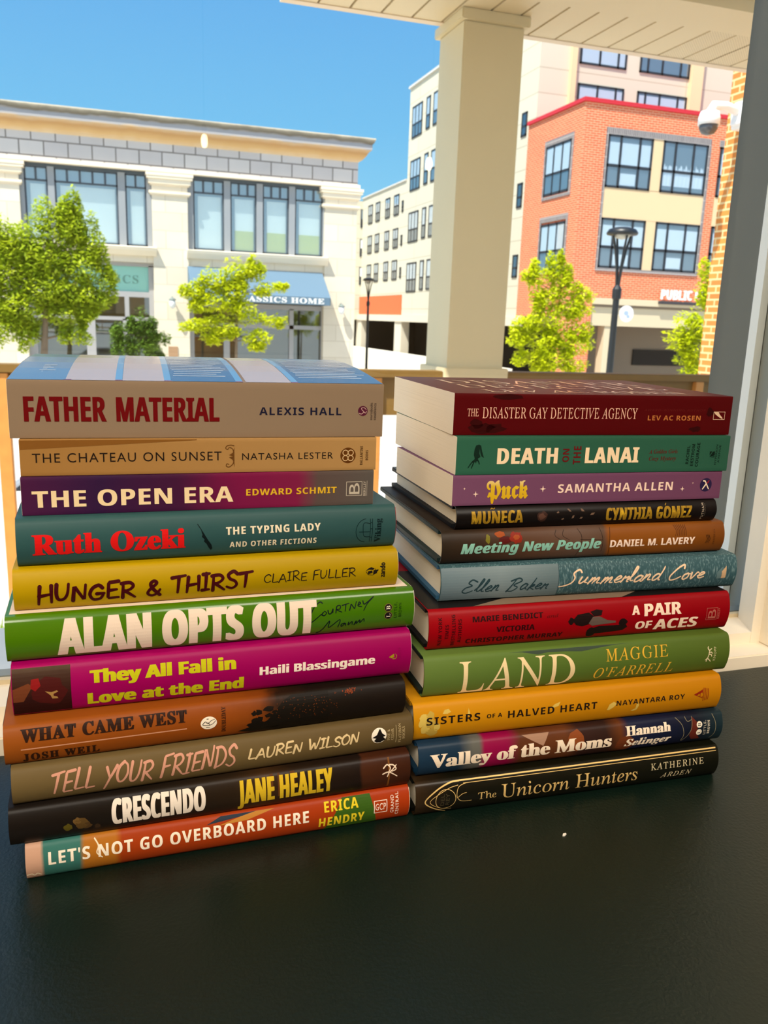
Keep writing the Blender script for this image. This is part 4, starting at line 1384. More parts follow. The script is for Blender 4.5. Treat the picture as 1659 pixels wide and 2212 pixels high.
m = ramp_mat('burnt_orange_jacket', [(0, (184, 98, 28)), (.5, (176, 88, 22)), (.61, (150, 74, 18)), (.66, (54, 34, 18)), (.72, (32, 24, 16)), (1, (34, 24, 18))], 'X', .2424, .10, 55, rough=.45)
b = Book(POS['L8'], 'burnt orange hardcover with black slab capitals and a dark tree silhouette', m, True, .155, ink((44, 30, 22)), group=GL)
b.text(T_, 'WHAT CAME WEST', 'serif', 9, 101.3, 14.9, 21.9, (58, 32, 18), smear=.28, offset=.012, track=1.12)
b.text(A_, 'JOSH WEIL', 'serif', 9.5, 50.9, 2.4, 7.6, (62, 32, 16), smear=.15, offset=.01, track=1.25)
b.area('rule', [rect(8.8, 101, 10.3, 11.0)], (226, 160, 124))
b.put(PE, disc_2d(114.1, 12.5, 4.9, 4.1), (236, 224, 202), e=.0001)
b.put('emblem_drawing', stroke_2d([('s', [(110.4, 12), (112, 13.6), (113.6, 12.2), (115.4, 13.8), (117.6, 14.6)]), ('s', [(110.6, 11.6), (113.8, 11), (116.4, 11.8), (118.2, 13.6)]), ('s', [(113.5, 13), (114.8, 11.2)]), ('l', [(112.6, 9.7), (114.6, 9.7)]), ('l', [(113, 15.2), (114, 15.2)])], .4), (30, 26, 22))
b.text(PL, 'DOUBLEDAY', 'serif', 121.9, 124.4, 5.0, 21.2, (74, 40, 18), up=True, smear=.06)
rt_ = random.Random(5)
b.put('tree_silhouette', join_2d(*[poly_2d(blob(rt_.uniform(140, 172), 3 + (u_ - 136) * .42 * rt_.uniform(.2, 1.0), rt_.uniform(1.5, 4), rt_.uniform(1, 2.4), 9, int(u_ * 7), .4)) for u_ in [136 + 1.1 * k for k in range(38)]], poly_2d([(132, 3.4), (150, 9), (160, 20), (166, 23), (190, 23), (190, 1.4), (140, 1.4)])), (30, 24, 17), e=.0001)
b.put('cover_art', poly_2d(*[blob(rt_.uniform(156, 196), rt_.uniform(8, 22), .35, .3, 5, k) for k in range(80)]), (128, 64, 22), e=.00014, label='orange flecks in the silhouette')
b.put('cover_art', poly_2d(*[blob(204.5 + rt_.gauss(0, 2.2), 21.6 + rt_.gauss(0, 1.2), .34, .34, 6, k) for k in range(60)]), (170, 74, 28), e=.00014, label='orange dotted tree')

m = ramp_mat('magenta_jacket', [(0, (72, 40, 28)), (.128, (66, 34, 26)), (.131, (196, 0, 112)), (1, (186, 0, 104))], 'X', .2431, .0, 20, rough=.4, interp='CONSTANT')
m2 = ramp_mat('magenta_jacket_gloss', [(0, (196, 0, 112)), (1, (186, 0, 104))], 'X', .2431, rough=.4)
b = Book(POS['L7'], 'hot pink hardcover with lime green title and a dark picture at its left end', m2, True, .152, ink((212, 196, 186)), group=GL)
b.area('cover_picture', [rect(.4, 31.8, .9, 29.9)], (70, 40, 32), m=ramp_mat('picture_browns', [(0, (44, 16, 20)), (.4, (66, 28, 24)), (.8, (84, 56, 42)), (1, (112, 88, 62))], 'Z', .0309, .25, 60), label='dark brown picture panel')  # browns of the picture panel, paler towards the top
b.put('cover_picture', poly_2d([(.6, 18), (9, 21), (11, 19), (6, 10), (.6, 10)]), (142, 76, 44), e=.0001, label='tan painted shape')
b.put('cover_picture', poly_2d(blob(20, 15, 9, 9, 14, 2, .15)), (94, 30, 28), e=.0001, label='dark red painted shape')
b.put('cover_picture', poly_2d([(10.5, 23), (14.5, 23.4), (15.5, 19), (12.5, 16), (10, 18)]), (176, 34, 36), e=.00013, label='red painted shape')
b.put('cover_picture', join_2d(poly_2d([(17.6, 15.6), (20.6, 12.6), (21.4, 10.4), (24.6, 10.2), (24.2, 11.4), (22.2, 12), (22.2, 13.4), (24.8, 14.6), (24, 15.4), (21, 14.6)])), (206, 160, 90), e=.00015, label='pale beak shaped mark')
b.text(T_, 'They All Fall in', 'bold', 42.3, 127.6, 17.6, 25.0, (190, 186, 20), smear=.5, offset=.012, track=1.0)
b.text(T_, 'Love at the End', 'bold', 40.5, 132.4, 3.6, 11.4, (190, 186, 20), smear=.5, offset=.012, track=1.02)
b.text(A_, 'Haili Blassingame', 'bold', 142.1, 218, 11.7, 17.2, (244, 226, 210), smear=.3, track=.99)
b.put(PE, join_2d(poly_2d([(227.4, 15.2), (229, 16.2), (231, 17.4), (231.2, 14.8), (229.4, 14.2)]), stroke_2d([('s', [(230, 13.8), (232, 13.8), (232.8, 15.6), (232, 17)])], .4)), (200, 168, 40))
b.text(PL, 'SCRIBNER', 'it', 234.1, 235.3, 12.6, 21, (160, 28, 84), up=True, track=1.3, shear=-.27)

b = Book(POS['L6'], 'glossy grass green hardcover with tall white capitals', ramp_mat('green_gloss_jacket', [(0, (92, 150, 0)), (1, (78, 138, 4))], 'X', .2485, .0, 20, rough=.22, coat=.6), True, .155, ink((226, 214, 196)), group=GL)
b.top('cover_art', [rect(2, 246, 4, 40)], ink((228, 208, 186)), label_ := .00012)
b.text(T_, 'ALAN OPTS OUT', 'bold', 27.2, 182.2, 2.4, 24.6, (226, 206, 186), smear=1.1, offset=.006, track=1.02)
b.put(A_, stroke_2d([('s', [(186, 22.2), (184.2, 23), (180, 19.4), (177.4, 13), (177.8, 10.2), (180.4, 11.6), (185, 15.4)]), ('s', [(186.4, 16.6), (185.4, 15), (187.2, 14.4), (188.4, 16.2), (187, 17.2)]),
                    ('s', [(189.4, 17.6), (190, 15.4), (191.6, 15.6), (192.8, 18.4), (192.6, 15.8)]), ('s', [(194.6, 15.6), (195.4, 19.6), (197.6, 20), (197.4, 18), (195.2, 17.6), (198.6, 15.8)]),
                    ('l', [(199, 20), (203.6, 21)]), ('l', [(201.4, 20.4), (200.8, 16.2)]), ('l', [(203.8, 16.6), (205, 20.6), (207.2, 17.2), (208.6, 21.8)]),
                    ('s', [(209.4, 19.4), (211.4, 20.4), (210.4, 21.2), (209.6, 19), (212, 18.4)]), ('s', [(213, 21.8), (213.6, 19.8), (215.6, 20.6), (220.6, 24), (216, 20), (213.4, 15.8)])], .62), (16, 30, 34))
b.put(A_, stroke_2d([('s', [(182.6, 1.8), (186, 4), (190.6, 10.4), (190.4, 5.4), (197.4, 10.8), (196.6, 5.2)]), ('s', [(201, 7.8), (198.8, 7.2), (199, 5.4), (201.4, 7.6), (201.6, 5.8)]),
                    ('s', [(203.6, 8.4), (203.4, 6.2), (205.8, 8.6), (206, 6.4)]), ('s', [(207.4, 6), (208.6, 8.8), (208.8, 6.8), (211, 9.4), (211.2, 7.2), (213.6, 10), (214, 8)])], .6), (16, 34, 34))
for u, v, c_ in ((230.3, 16.2, 'B'), (230.5, 10.7, 'L')):
    b.put(PE, disc_2d(u, v, 2.75), (150, 130, 60), e=.00009)
    b.put(PE, disc_2d(u, v, 2.4), (34, 30, 30), e=.00013)
    b.text('emblem_letter', c_, 'serif', u - 1.3, u + 1.3, v - 1.3, v + 1.3, (220, 208, 184), up=True).location.y -= .00008
b.text(PL, 'LITTLE,', 'plain', 234.4, 236.4, 8.8, 19.4, (34, 74, 10), up=True, track=1.2, offset=.01)
b.text(PL, 'BROWN', 'plain', 237.6, 239.6, 9.2, 18.8, (34, 74, 10), up=True, track=1.2, offset=.01)

b = Book(POS['L5'], 'bright yellow hardcover with dark red hand painted title', ramp_mat('yellow_jacket', [(0, (222, 182, 0)), (1, (210, 172, 2))], 'X', .2339, .0, 20, rough=.45), True, .15, ink((226, 206, 150)), group=GL)
b.put(T_, hand_2d('HUNGER & THIRST', 13.1, 137.5, 5.8, 15.8, 1.9, shear=.06, jit=.09, lean=1.0), (84, 12, 22))
b.put(A_, hand_2d('CLAIRE FULLER', 144.9, 205, 9.0, 14.8, .62, shear=.04, jit=.08, lean=.6), (46, 34, 28))
b.put(PE, join_2d(poly_2d([(211.6, 12.4), (213.4, 14), (215.4, 14.8), (217.6, 13.8), (216.6, 12.8), (214, 13.2)], [(213, 12), (216, 12.6), (216.4, 11), (213.4, 10)], [(217, 12.6), (220.4, 13), (219, 10.4), (216.8, 9.4), (216.8, 11)]), stroke_2d([('l', [(211.8, 12), (213.4, 9.8), (216.6, 9.2), (220.4, 12.6)]), ('l', [(218, 13.6), (219.4, 10.4)])], .3)), (40, 32, 24))
b.text(PL, 'zando', 'bold', 221.7, 225.0, 7.4, 17.4, (36, 30, 24), up=True, smear=.1)

b = Book(POS['L4'], 'muted teal hardcover with red serif lettering and a red inner board', ramp_mat('teal_jacket', [(0, (62, 108, 108)), (1, (58, 100, 100))], 'X', .231, .0, 20, rough=.42), True, .152, ink((196, 24, 20)), group=GL)
b.text(A_, 'Ruth Ozeki', 'serif', 8.5, 95, 7.1, 19.4, (216, 24, 24), smear=.35, offset=.012)
b.put('feather', join_2d(poly_2d([(104.4, 17.4), (106.2, 15.6), (108.4, 11.6), (110.6, 8.2), (111.2, 5.6), (110.2, 4.6), (109, 6.2), (107.6, 9), (106, 10.6), (106.4, 12), (104.8, 13.6), (105.2, 15)]), stroke_2d([('s', [(102.5, 21.4), (104.6, 18), (107, 13.4), (110.6, 5)])], .4)), (18, 34, 36))
b.text(T_, 'THE TYPING LADY', 'bold', 119.5, 179.8, 14.1, 18.9, (232, 218, 188), track=1.14, smear=.1)
b.text(T_, 'AND OTHER FICTIONS', 'bold', 121.8, 177.4, 5.6, 9.3, (232, 218, 188), track=1.18, smear=.06)
arcp = [(211 + 7.4 * math.cos(R(a)), 12.2 + 8.0 * math.sin(R(a))) for a in range(95, 268, 12)]
b.put(PE, stroke_2d([('s', arcp), ('s', [(213.4, 17), (209, 17.4), (208.4, 13), (209.4, 8.6), (213.4, 8)]), ('l', [(213.4, 20), (213.4, 4.4)]), ('l', [(214.8, 20), (214.8, 4.4)]), ('l', [(205.8, 11.6), (213.4, 11.6)]), ('l', [(213.4, 17.6), (214.8, 17.6)]), ('l', [(213.4, 13.6), (214.8, 13.6)]), ('l', [(213.4, 7.6), (214.8, 7.6)])], .34), (20, 52, 54))
b.text(PL, 'Viking', 'serif', 216.8, 220.8, 3.8, 20.0, (18, 44, 46), up=True, smear=.1)

m = ramp_mat('purple_magenta_cover', [(0, (92, 32, 82)), (.2, (64, 28, 78)), (.42, (84, 26, 72)), (.6, (150, 24, 84)), (.76, (156, 34, 84)), (.82, (112, 92, 86)), (1, (112, 104, 96))], 'X', .213, .10, 28, rough=.5)
b = Book(POS['L3'], 'purple to magenta paperback with wide cream capitals, grey at its right end', m, False, .14, group=GL)
b.text(T_, 'THE OPEN ERA', 'bold', 5.6, 121.8, 4.7, 14.5, (236, 210, 164), smear=.25, track=1.05)
b.text(A_, 'EDWARD SCHMIT', 'bold', 129.8, 188.2, 8.3, 12.4, (214, 170, 40), track=1.08, smear=.05)
b.put(PE, join_2d(frame_2d(194.6, 205.4, 6.1, 15.5, .35), text_2d('B', 'plain', 196.6, 203.6, 7.2, 14.4, up=True)), (202, 190, 170))
b.text(PL, 'BERKLEY', 'plain', 206.2, 207.8, 5.9, 15.6, (190, 178, 160), up=True, track=1.1, offset=.008)
b.area('rule', [rect(208.5, 208.8, 5.8, 15.8)], (190, 178, 160))

b = Book(POS['L2'], 'tan gold paperback with fine black capitals', ramp_mat('tan_gold_cover', [(0, (200, 146, 76)), (1, (206, 160, 98))], 'X', .2139, .1, 12, rough=.5), False, .14, group=GL)
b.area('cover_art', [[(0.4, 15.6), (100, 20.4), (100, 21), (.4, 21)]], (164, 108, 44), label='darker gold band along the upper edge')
b.text(T_, 'THE CHATEAU ON SUNSET', 'plain', 6.6, 114.8, 7.9, 13.3, (46, 34, 26), track=1.16)
b.text(A_, 'NATASHA LESTER', 'plain', 127.4, 185.3, 7.9, 12.0, (46, 36, 28), track=1.14)
b.put('ornament', join_2d(poly_2d([(122.6, 3.2), (122.6, 16), (121.6, 12.4), (119.4, 11), (121.8, 10.2), (119.4, 9.6), (121.6, 8)]), stroke_2d([('s', [(122.4, 16.8), (120.4, 17.2), (118, 16.6), (117.4, 15.2), (118.6, 14.6), (119.2, 15.6)]), ('s', [(122.4, 12.6), (121.4, 15), (119.6, 15.8)]), ('s', [(122.4, 7.8), (121.6, 5.4), (119.4, 3.6), (117.6, 4.2), (118, 5.6), (119.2, 5.2)])], .5)), (128, 82, 34))
b.put(PE, disc_2d(195.2, 9.8, 5.1), (116, 66, 18), e=.00008)
b.put('emblem_drawing', join_2d(*[ring_2d(195.2 + dx, 9.8 + dy, 1.95, .5) for dx in (-1.75, 1.75) for dy in (-1.75, 1.75)]), (226, 190, 138))
b.text(PL, 'BALLANTINE', 'bold', 203.2, 205.0, 3.6, 15.8, (92, 58, 26), up=True, track=1.15)
b.text(PL, 'BOOKS', 'bold', 206.9, 208.6, 6.6, 13.0, (92, 58, 26), up=True, track=1.15)

b = Book(POS['L1'], 'thick off white paperback with big red title, topmost of the left stack', ramp_mat('off_white_cover', [(0, (176, 150, 122)), (1, (172, 146, 118))], 'X', .2232, .0, 20, rough=.45), False, .145, rise=.0075, group=GL)
b.text(T_, 'FATHER MATERIAL', 'bold', 8.2, 119.2, 9.9, 24.3, (134, 8, 14), smear=.4, word=1.55)
b.text(A_, 'ALEXIS HALL', 'bold', 143.5, 195.7, 14.0, 18.7, (34, 34, 62), track=1.14)
b.put(PE, disc_2d(209.8, 16.7, 3.2), (104, 34, 62), e=.00008)
b.put('emblem_drawing', stroke_2d([('s', [(207.4, 15.2), (209, 14.8), (210.4, 16.2), (209.2, 17.4), (209, 18.6), (210.6, 18.8), (212, 17.6)]), ('s', [(210.4, 16.2), (211.6, 15.4), (212.2, 16.6)])], .4), (206, 170, 160))
b.text(PL, 'sourcebooks', 'plain', 214.3, 216.2, 10.9, 22, (84, 66, 58), up=True)
b.text(PL, 'casablanca', 'plain', 216.7, 218.6, 10.9, 21.8, (84, 66, 58), up=True)
GLS = dict(rough=.22, coat=.3, spec=.4)
c_bl = ramp_mat('sky_blue_gloss_print', [(0, (112, 150, 196)), (1, (104, 138, 190))], 'X', .22, .3, 300, **GLS)
c_bk = ramp_mat('slate_blue_gloss_print', [(0, (70, 98, 152)), (1, (66, 92, 146))], 'X', .22, .3, 300, **GLS)
c_wh = ramp_mat('cream_gloss_print', [(0, (206, 182, 168)), (1, (206, 182, 168))], 'X', .22, 0, 300, **GLS)
c_lb = ramp_mat('pale_blue_gloss_print', [(0, (110, 170, 224)), (1, (110, 170, 224))], 'X', .22, 0, 300, **GLS)
c_rd = ramp_mat('red_gloss_print', [(0, (186, 24, 30)), (1, (186, 24, 30))], 'X', .22, 0, 300, **GLS)
RZ = .0075
for u0, u1, mm, w_ in ((.4, 31.5, c_bl, 'sky blue'), (31.5, 59, c_wh, 'cream'), (63, 87, c_wh, 'grey cream'), (91, 129.5, c_bk, 'slate blue'), (135.5, 163.5, c_wh, 'cream'), (168, 222.8, c_bk, 'slate blue')):
    o = b.top('cover_panel', [rect(u0, u1, .9, 144.5)], mm, .00012, RZ)
    o['label'] = w_ + ' printed panel on the front cover'
o = b.top('cover_panel', [rect(u, u + 4.2, 3.5, 144.5) for u in (59, 87, 129.5, 163.8)], c_lb, .00012, RZ)
o['label'] = 'pale blue stripes on the front cover'
o = b.top('cover_panel', [rect(u, u + 4.2, .9, 3.5) for u in (30.6, 59, 87, 129.5, 163.8)], c_rd, .00013, RZ)
o['label'] = 'red tabs along the spine edge of the front cover'
rr_ = random.Random(2)
for nm_, u0, u1, w0, w1, nn_ in (('cover_lettering', 14, 24, 30, 62, 6), ('cover_lettering', 92, 128, 20, 130, 14), ('cover_lettering', 170, 220, 20, 130, 16)):
    o = b.top(nm_, [rect(u0 + rr_.uniform(0, 2), u1 - rr_.uniform(0, 8), w0 + (w1 - w0) * k / nn_, w0 + (w1 - w0) * k / nn_ + 1.6) for k in range(nn_)], ink((206, 214, 222), .2), .00018, RZ)
    o['label'] = 'fine pale lines printed on the cover'

# ---- right stack, from the table up
b = Book(POS['R11'], 'dark green black hardcover with gold serif title, lowest of the right stack', ramp_mat('dark_gilt_jacket', [(0, (62, 44, 24)), (.04, (50, 36, 20)), (.1, (26, 24, 12)), (1, (22, 23, 12))], 'X', .2379, .05, 60, rough=.35, coat=.15), True, .155, ink((22, 24, 20)), group=GR)
GOLD = mat('gold_foil', (226, 190, 118), .42, .5, .25, k=1.0)
b.put('gold_rule', poly_2d([(30, 22.6), (236, 22.6), (236, 23.5), (30, 23.5)], [(34, 21.0), (236, 21.0), (236, 21.4), (34, 21.4)]), None, m=GOLD)
b.put('gold_arch', stroke_2d([('s', [(31, 23), (24, 22.4), (14, 18.4), (6.4, 11.6), (14, 5), (22, 1.6)])], .9), None, m=GOLD)
b.put('gold_arch', stroke_2d([('s', [(30, 20.4), (22, 18.6), (10, 11.6), (18, 5), (26, 3.4)]), ('s', [(36, 21.2), (31, 19.6), (29.2, 16), (29.6, 12), (33, 9), (40, 8.6)]), ('s', [(29.6, 12), (33, 14.4), (36, 15)])], .38), None, m=GOLD)
b.put(PE, ring_2d(21.2, 11.5, 7.4, .4), None, m=GOLD)
b.text(PL, 'DEL', 'plain', 17.6, 20.2, 7.0, 15.8, (92, 82, 58), up=True)
b.text(PL, 'REY', 'plain', 21.3, 23.9, 7.2, 16, (92, 82, 58), up=True)
b.text(T_, 'The', 'it', 44.6, 58.4, 8.4, 13.6, None, m=GOLD, shear=-.27)
b.text(T_, 'Unicorn Hunters', 'it', 62, 169, 6.6, 17.2, None, m=GOLD, shear=-.27)
b.text(A_, 'KATHERINE', 'it', 179.9, 224.7, 13, 17.8, (206, 190, 150), track=1.25, shear=-.27)
b.text(A_, 'ARDEN', 'it', 189.2, 215.4, 5.4, 9.6, (206, 190, 150), track=1.25)

m = ramp_mat('patchwork_figure_jacket', [(0, (36, 66, 92)), (.12, (34, 62, 86)), (.165, (120, 120, 112)), (.185, (120, 120, 112)), (.2, (176, 16, 84)), (.28, (170, 14, 80)), (.32, (112, 62, 34)), (.46, (122, 68, 36)), (.5, (66, 40, 34)), (.6, (60, 38, 32)), (.645, (120, 66, 32)), (.67, (34, 40, 72)), (.8, (28, 34, 62)), (.9, (26, 32, 48)), (1, (34, 58, 66))], 'X', .2405, .05, 22, rough=.35)
b = Book(POS['R10'], 'navy hardcover with a painted figure, pink patch and cream title', m, True, .155, ink((36, 84, 118)), group=GR)
b.put('cover_art', poly_2d([(76, 22.6), (92, 14), (97, 22.6)]), (196, 152, 124), e=.00008, label='pale painted triangle')
b.put('cover_art', poly_2d(blob(118, 14, 6.5, 8, 14, 3, .12)), (168, 88, 42), e=.00008, label='orange painted shape')
b.put('cover_art', poly_2d(blob(158, 8, 8, 6, 14, 4, .12)), (132, 66, 34), e=.00008, label='brown painted shape')
b.put('cover_art', stroke_2d([('s', [(200, 22.4), (205, 17), (207, 9), (206, 4), (209, 6), (213, 13), (214, 22)]), ('s', [(208, 22.4), (210, 19), (214, 20)]), ('s', [(232, 22), (234, 16), (234, 8), (231, 3)])], .35), (176, 166, 130), e=.0001, label='pale drawn lines')
b.put('cover_art', poly_2d([(214, 22), (219, 17), (218, 9), (222, 4), (215, 4), (212, 8)]), (118, 48, 36), e=.00009, label='rust painted shape')
b.text(T_, 'Valley of the Moms', 'serif', 8, 146.5, 6.9, 16.6, (238, 218, 192), smear=.5, offset=.004, track=.98)
b.text(A_, 'Hannah', 'serif', 157.8, 195.5, 13.7, 20.3, (238, 220, 196), smear=.35, track=.98)
b.text(A_, 'Selinger', 'serifit', 157.4, 196.5, 5.2, 11.0, (238, 220, 196), smear=.25)
for u, v, c_ in ((220, 15.9, 'B'), (220, 10.0, 'L')):
    b.put(PE, disc_2d(u, v, 2.4), (230, 220, 200), e=.0001)
    b.text('emblem_letter', c_, 'serif', u - 1.2, u + 1.2, v - 1.2, v + 1.2, (40, 34, 40), up=True)
b.text(PL, 'LITTLE,', 'plain', 223.8, 225.8, 7.5, 18.4, (206, 196, 176), up=True, track=1.15)
b.text(PL, 'BROWN', 'bold', 227.1, 229.1, 8, 18.2, (206, 196, 176), up=True, track=1.15)

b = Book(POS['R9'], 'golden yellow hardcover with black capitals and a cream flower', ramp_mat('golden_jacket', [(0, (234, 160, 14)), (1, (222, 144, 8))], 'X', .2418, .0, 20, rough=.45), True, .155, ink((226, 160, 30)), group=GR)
for k, (u, v, rx, ry, a) in enumerate(((7.5, 17, 3.2, 4, 0), (12, 19, 2.8, 3, 1), (8.4, 9.6, 3.2, 3.4, 2), (13.6, 7, 4.2, 3.2, 3), (16.6, 10.8, 2.6, 3, 4), (12, 13.4, 3.4, 3.2, 5), (5, 14, 1.6, 2.6, 6))):
    b.put('flower_petal', poly_2d(blob(u, v, rx, ry, 11, k, .18)), ((232, 200, 96), (222, 186, 80))[k % 2], e=.00007 + .000008 * k)
for k, p in enumerate(([(20.6, 19.6), (22, 22), (25, 22.4), (26.6, 20.4), (24, 19.4)], [(36, 16.8), (38.6, 18), (39.4, 21.8), (40.4, 18.4), (39.6, 16.6)], [(100.6, 15.8), (104, 18.4), (108.6, 19.8), (107, 17), (103, 15.9)], [(146, 9.8), (147.6, 14), (151, 15.8), (154, 14.2), (151, 11.4), (148, 9.6)], [(166, 7), (169.6, 8.6), (170.4, 14.6), (172.2, 11), (171, 7.4), (168, 6.4)])):
    b.put('flower_petal', poly_2d(p), (230, 196, 96), e=.00009)
b.text(T_, 'SISTERS', 'bold', 9, 47.8, 12.6, 17.9, (40, 28, 20), track=1.14)
b.text(T_, 'OF A', 'bold', 52.7, 64.1, 13.4, 16.3, (44, 32, 22), track=1.1)
b.text(T_, 'HALVED HEART', 'bold', 68.5, 137.6, 11.9, 17.1, (40, 28, 20), track=1.14)
b.text(A_, 'NAYANTARA ROY', 'bold', 153.3, 210.2, 12.4, 16.2, (44, 32, 26), track=1.14)
b.text(PE, 'A', 'serif', 218.4, 225.8, 11, 18.6, (172, 44, 22), up=True)
b.put(PE, poly_2d(*[rect(226.4 + 1.3 * k, 226.9 + 1.3 * k, 9 + .3 * k, 19.4 - .3 * k) for k in range(4)]), (172, 44, 22))

m = ramp_mat('leaf_green_jacket', [(0, (120, 150, 68)), (.35, (110, 142, 58)), (.7, (104, 132, 50)), (1, (98, 122, 44))], 'X', .2415, .12, 16, rough=.5)  # green darkens to the right, light falloff put into the colour
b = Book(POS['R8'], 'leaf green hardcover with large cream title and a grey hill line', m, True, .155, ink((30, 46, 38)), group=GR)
b.put('cover_art', poly_2d([(62, 28.5), (72, 27.6), (84, 25.4), (92, 26.4), (106, 26.0), (118, 25.2), (132, 26.6), (146, 27.8), (160, 28.5)]), (74, 92, 74), e=.00008, label='grey green hill shape')
b.text(T_, 'LAND', 'it', 25.4, 112.9, 1.4, 24.6, (232, 208, 158), track=1.06, shear=-.27)
b.text(A_, 'MAGGIE', 'it', 137.4, 188.2, 16.6, 25.2, (216, 168, 52), track=1.12, shear=-.27)
b.text(A_, "O'FARRELL", 'it', 128.9, 194.3, 3.6, 11.8, (216, 168, 52), track=1.12)
b.put(PE, stroke_2d([('s', [(221.2, 11), (222.6, 12.4), (223.4, 15), (223.8, 18), (225.6, 19.6)]), ('s', [(223.8, 18.2), (222.4, 20), (222.8, 21.2)]), ('s', [(222.6, 12.2), (224.4, 10.8), (225.8, 9.4)]), ('s', [(222.2, 12), (222, 9.6)]), ('s', [(223.6, 15.4), (225.4, 15), (226, 13.6)]), ('s', [(223.6, 16.6), (225.2, 17), (226.2, 16)])], .75), (222, 206, 164))
b.text(PL, 'KNOPF', 'plain', 227.6, 229.6, 9.9, 20.8, (206, 196, 150), up=True, track=1.15)

m = ramp_mat('red_aces_jacket', [(0, (186, 0, 18)), (1, (170, 0, 18))], 'X', .2398, .0, 20, rough=.4)
b = Book(POS['R7'], 'bright red hardcover with black author names and a dark picture of an old car', m, True, .155, ink((28, 26, 26)), group=GR)
b.top('cover_art', [rect(.4, 239.4, 2.2, 90)], ink((34, 31, 30), .3), .0001)
b.top('cover_art', [[(34, 2.2), (150, 2.2), (170, 14), (120, 22), (60, 14)]], ink((168, 142, 118), .35), .0002)
for t_, u0, u1, v0, v1 in (('NEW YORK', 6.8, 9.4, 4.0, 24.2), ('TIMES', 11.8, 14.2, 8.7, 19.2), ('BESTSELLING', 16.6, 19.1, 3.2, 25.4), ('AUTHORS', 21.2, 23.7, 5.3, 22.4)):
    b.text(PL, t_, 'bold', u0, u1, v0, v1, (74, 8, 14), up=True, track=1.06)
b.text(A_, 'MARIE BENEDICT', 'bold', 31.7, 84.9, 19.7, 23.4, (58, 12, 16), smear=.1)
b.text(A_, 'and', 'it', 87.9, 96.8, 19.3, 21.6, (96, 12, 16))
b.text(A_, 'VICTORIA', 'bold', 49.5, 78.7, 11.4, 15.4, (58, 10, 14), smear=.1)
b.text(A_, 'CHRISTOPHER MURRAY', 'bold', 27.4, 101.5, 4.1, 7.6, (62, 8, 14), smear=.08, track=1.05)
b.put('car_picture', poly_2d(blob(107, 15.6, 2.2, 2.6, 10, 1), [(108, 16), (112, 20), (121, 21), (125, 18), (124, 13), (116, 11), (111, 12.4)], [(122, 21.4), (127, 22.8), (132, 22), (131, 18.4), (125, 18)], blob(124, 5.6, 3.8, 4, 12, 4, .1), [(121, 8), (130, 10.4), (146, 10), (150, 12.4), (153.4, 8), (150, 5.4), (140, 4.6), (126, 4)], blob(149, 12.2, 3.6, 2.6, 10, 6)), (38, 22, 22), e=.0001)
b.put('car_picture', poly_2d([(121, 13), (124, 17.6), (129, 18), (136, 14.6), (143, 13.6), (143, 12.2), (132, 11.6), (124, 11)]), (120, 102, 92), e=.00014, label='grey metal of the pictured car')
b.text(T_, 'A', 'bold', 155.9, 162.5, 17, 23.6, (240, 212, 188), smear=.3)
b.text(T_, 'PAIR', 'bold', 166.2, 197.7, 15.5, 24.3, (240, 212, 188), smear=.4)
b.text(T_, 'OF', 'bold', 159.9, 173.7, 5.4, 11.6, (240, 212, 188), smear=.3)
b.text(T_, 'ACES', 'bold', 175.6, 212.8, 3.8, 12.2, (240, 212, 188), smear=.4)
b.put(PE, join_2d(frame_2d(219.6, 229.2, 8.8, 18.3, .3), text_2d('B', 'plain', 221.2, 227.8, 10, 17, up=True)), (206, 116, 100))
b.text(PL, 'BERKLEY', 'plain', 229.7, 231.2, 9.2, 17.8, (196, 100, 90), up=True, track=1.1)

m = ramp_mat('sea_water_jacket', [(.0, (70, 108, 116)), (.05, (88, 126, 134)), (.11, (110, 144, 150)), (.25, (150, 178, 180))], 'Z', 1e5, 1.0, 1.0, rough=.4, nvec=(900, 900, 170))
b = Book(POS['R6'], 'pale blue hardcover with sea water print and script lettering', m, True, .155, ink((70, 122, 158)), group=GR)
b.area('author_panel', [rect(.3, 88.8, 1.0, 25.0)], None, m=ramp_mat('pale_blue_panel', [(0, (128, 152, 162)), (.5, (146, 166, 172)), (1, (124, 146, 152))], 'X', .089, .2, 20), label='plain pale blue panel')
b.area('seam', [rect(88.8, 89.2, 1, 25)], (78, 104, 110), e=.0001)
b.put(A_, hand_2d('1llen 2aker', 17.2, 81.8, 7.0, 16.0, .95, shear=.5, jit=.04, lean=-.4, space=.02), (48, 78, 86))
b.put(T_, hand_2d('3ummerland 4ove', 94.5, 210.2, 9.2, 19.4, 1.15, shear=.5, jit=.05, lean=-.6, space=.01), (232, 198, 162))
b.put(PE, poly_2d([(220.2, 8.2), (224.4, 8.4), (224.8, 17.6), (220.2, 13.4)]), (118, 148, 152))
b.put(PE, poly_2d([(224.2, 8.4), (228, 8.6), (228.2, 18), (224.2, 14)]), (214, 178, 136))

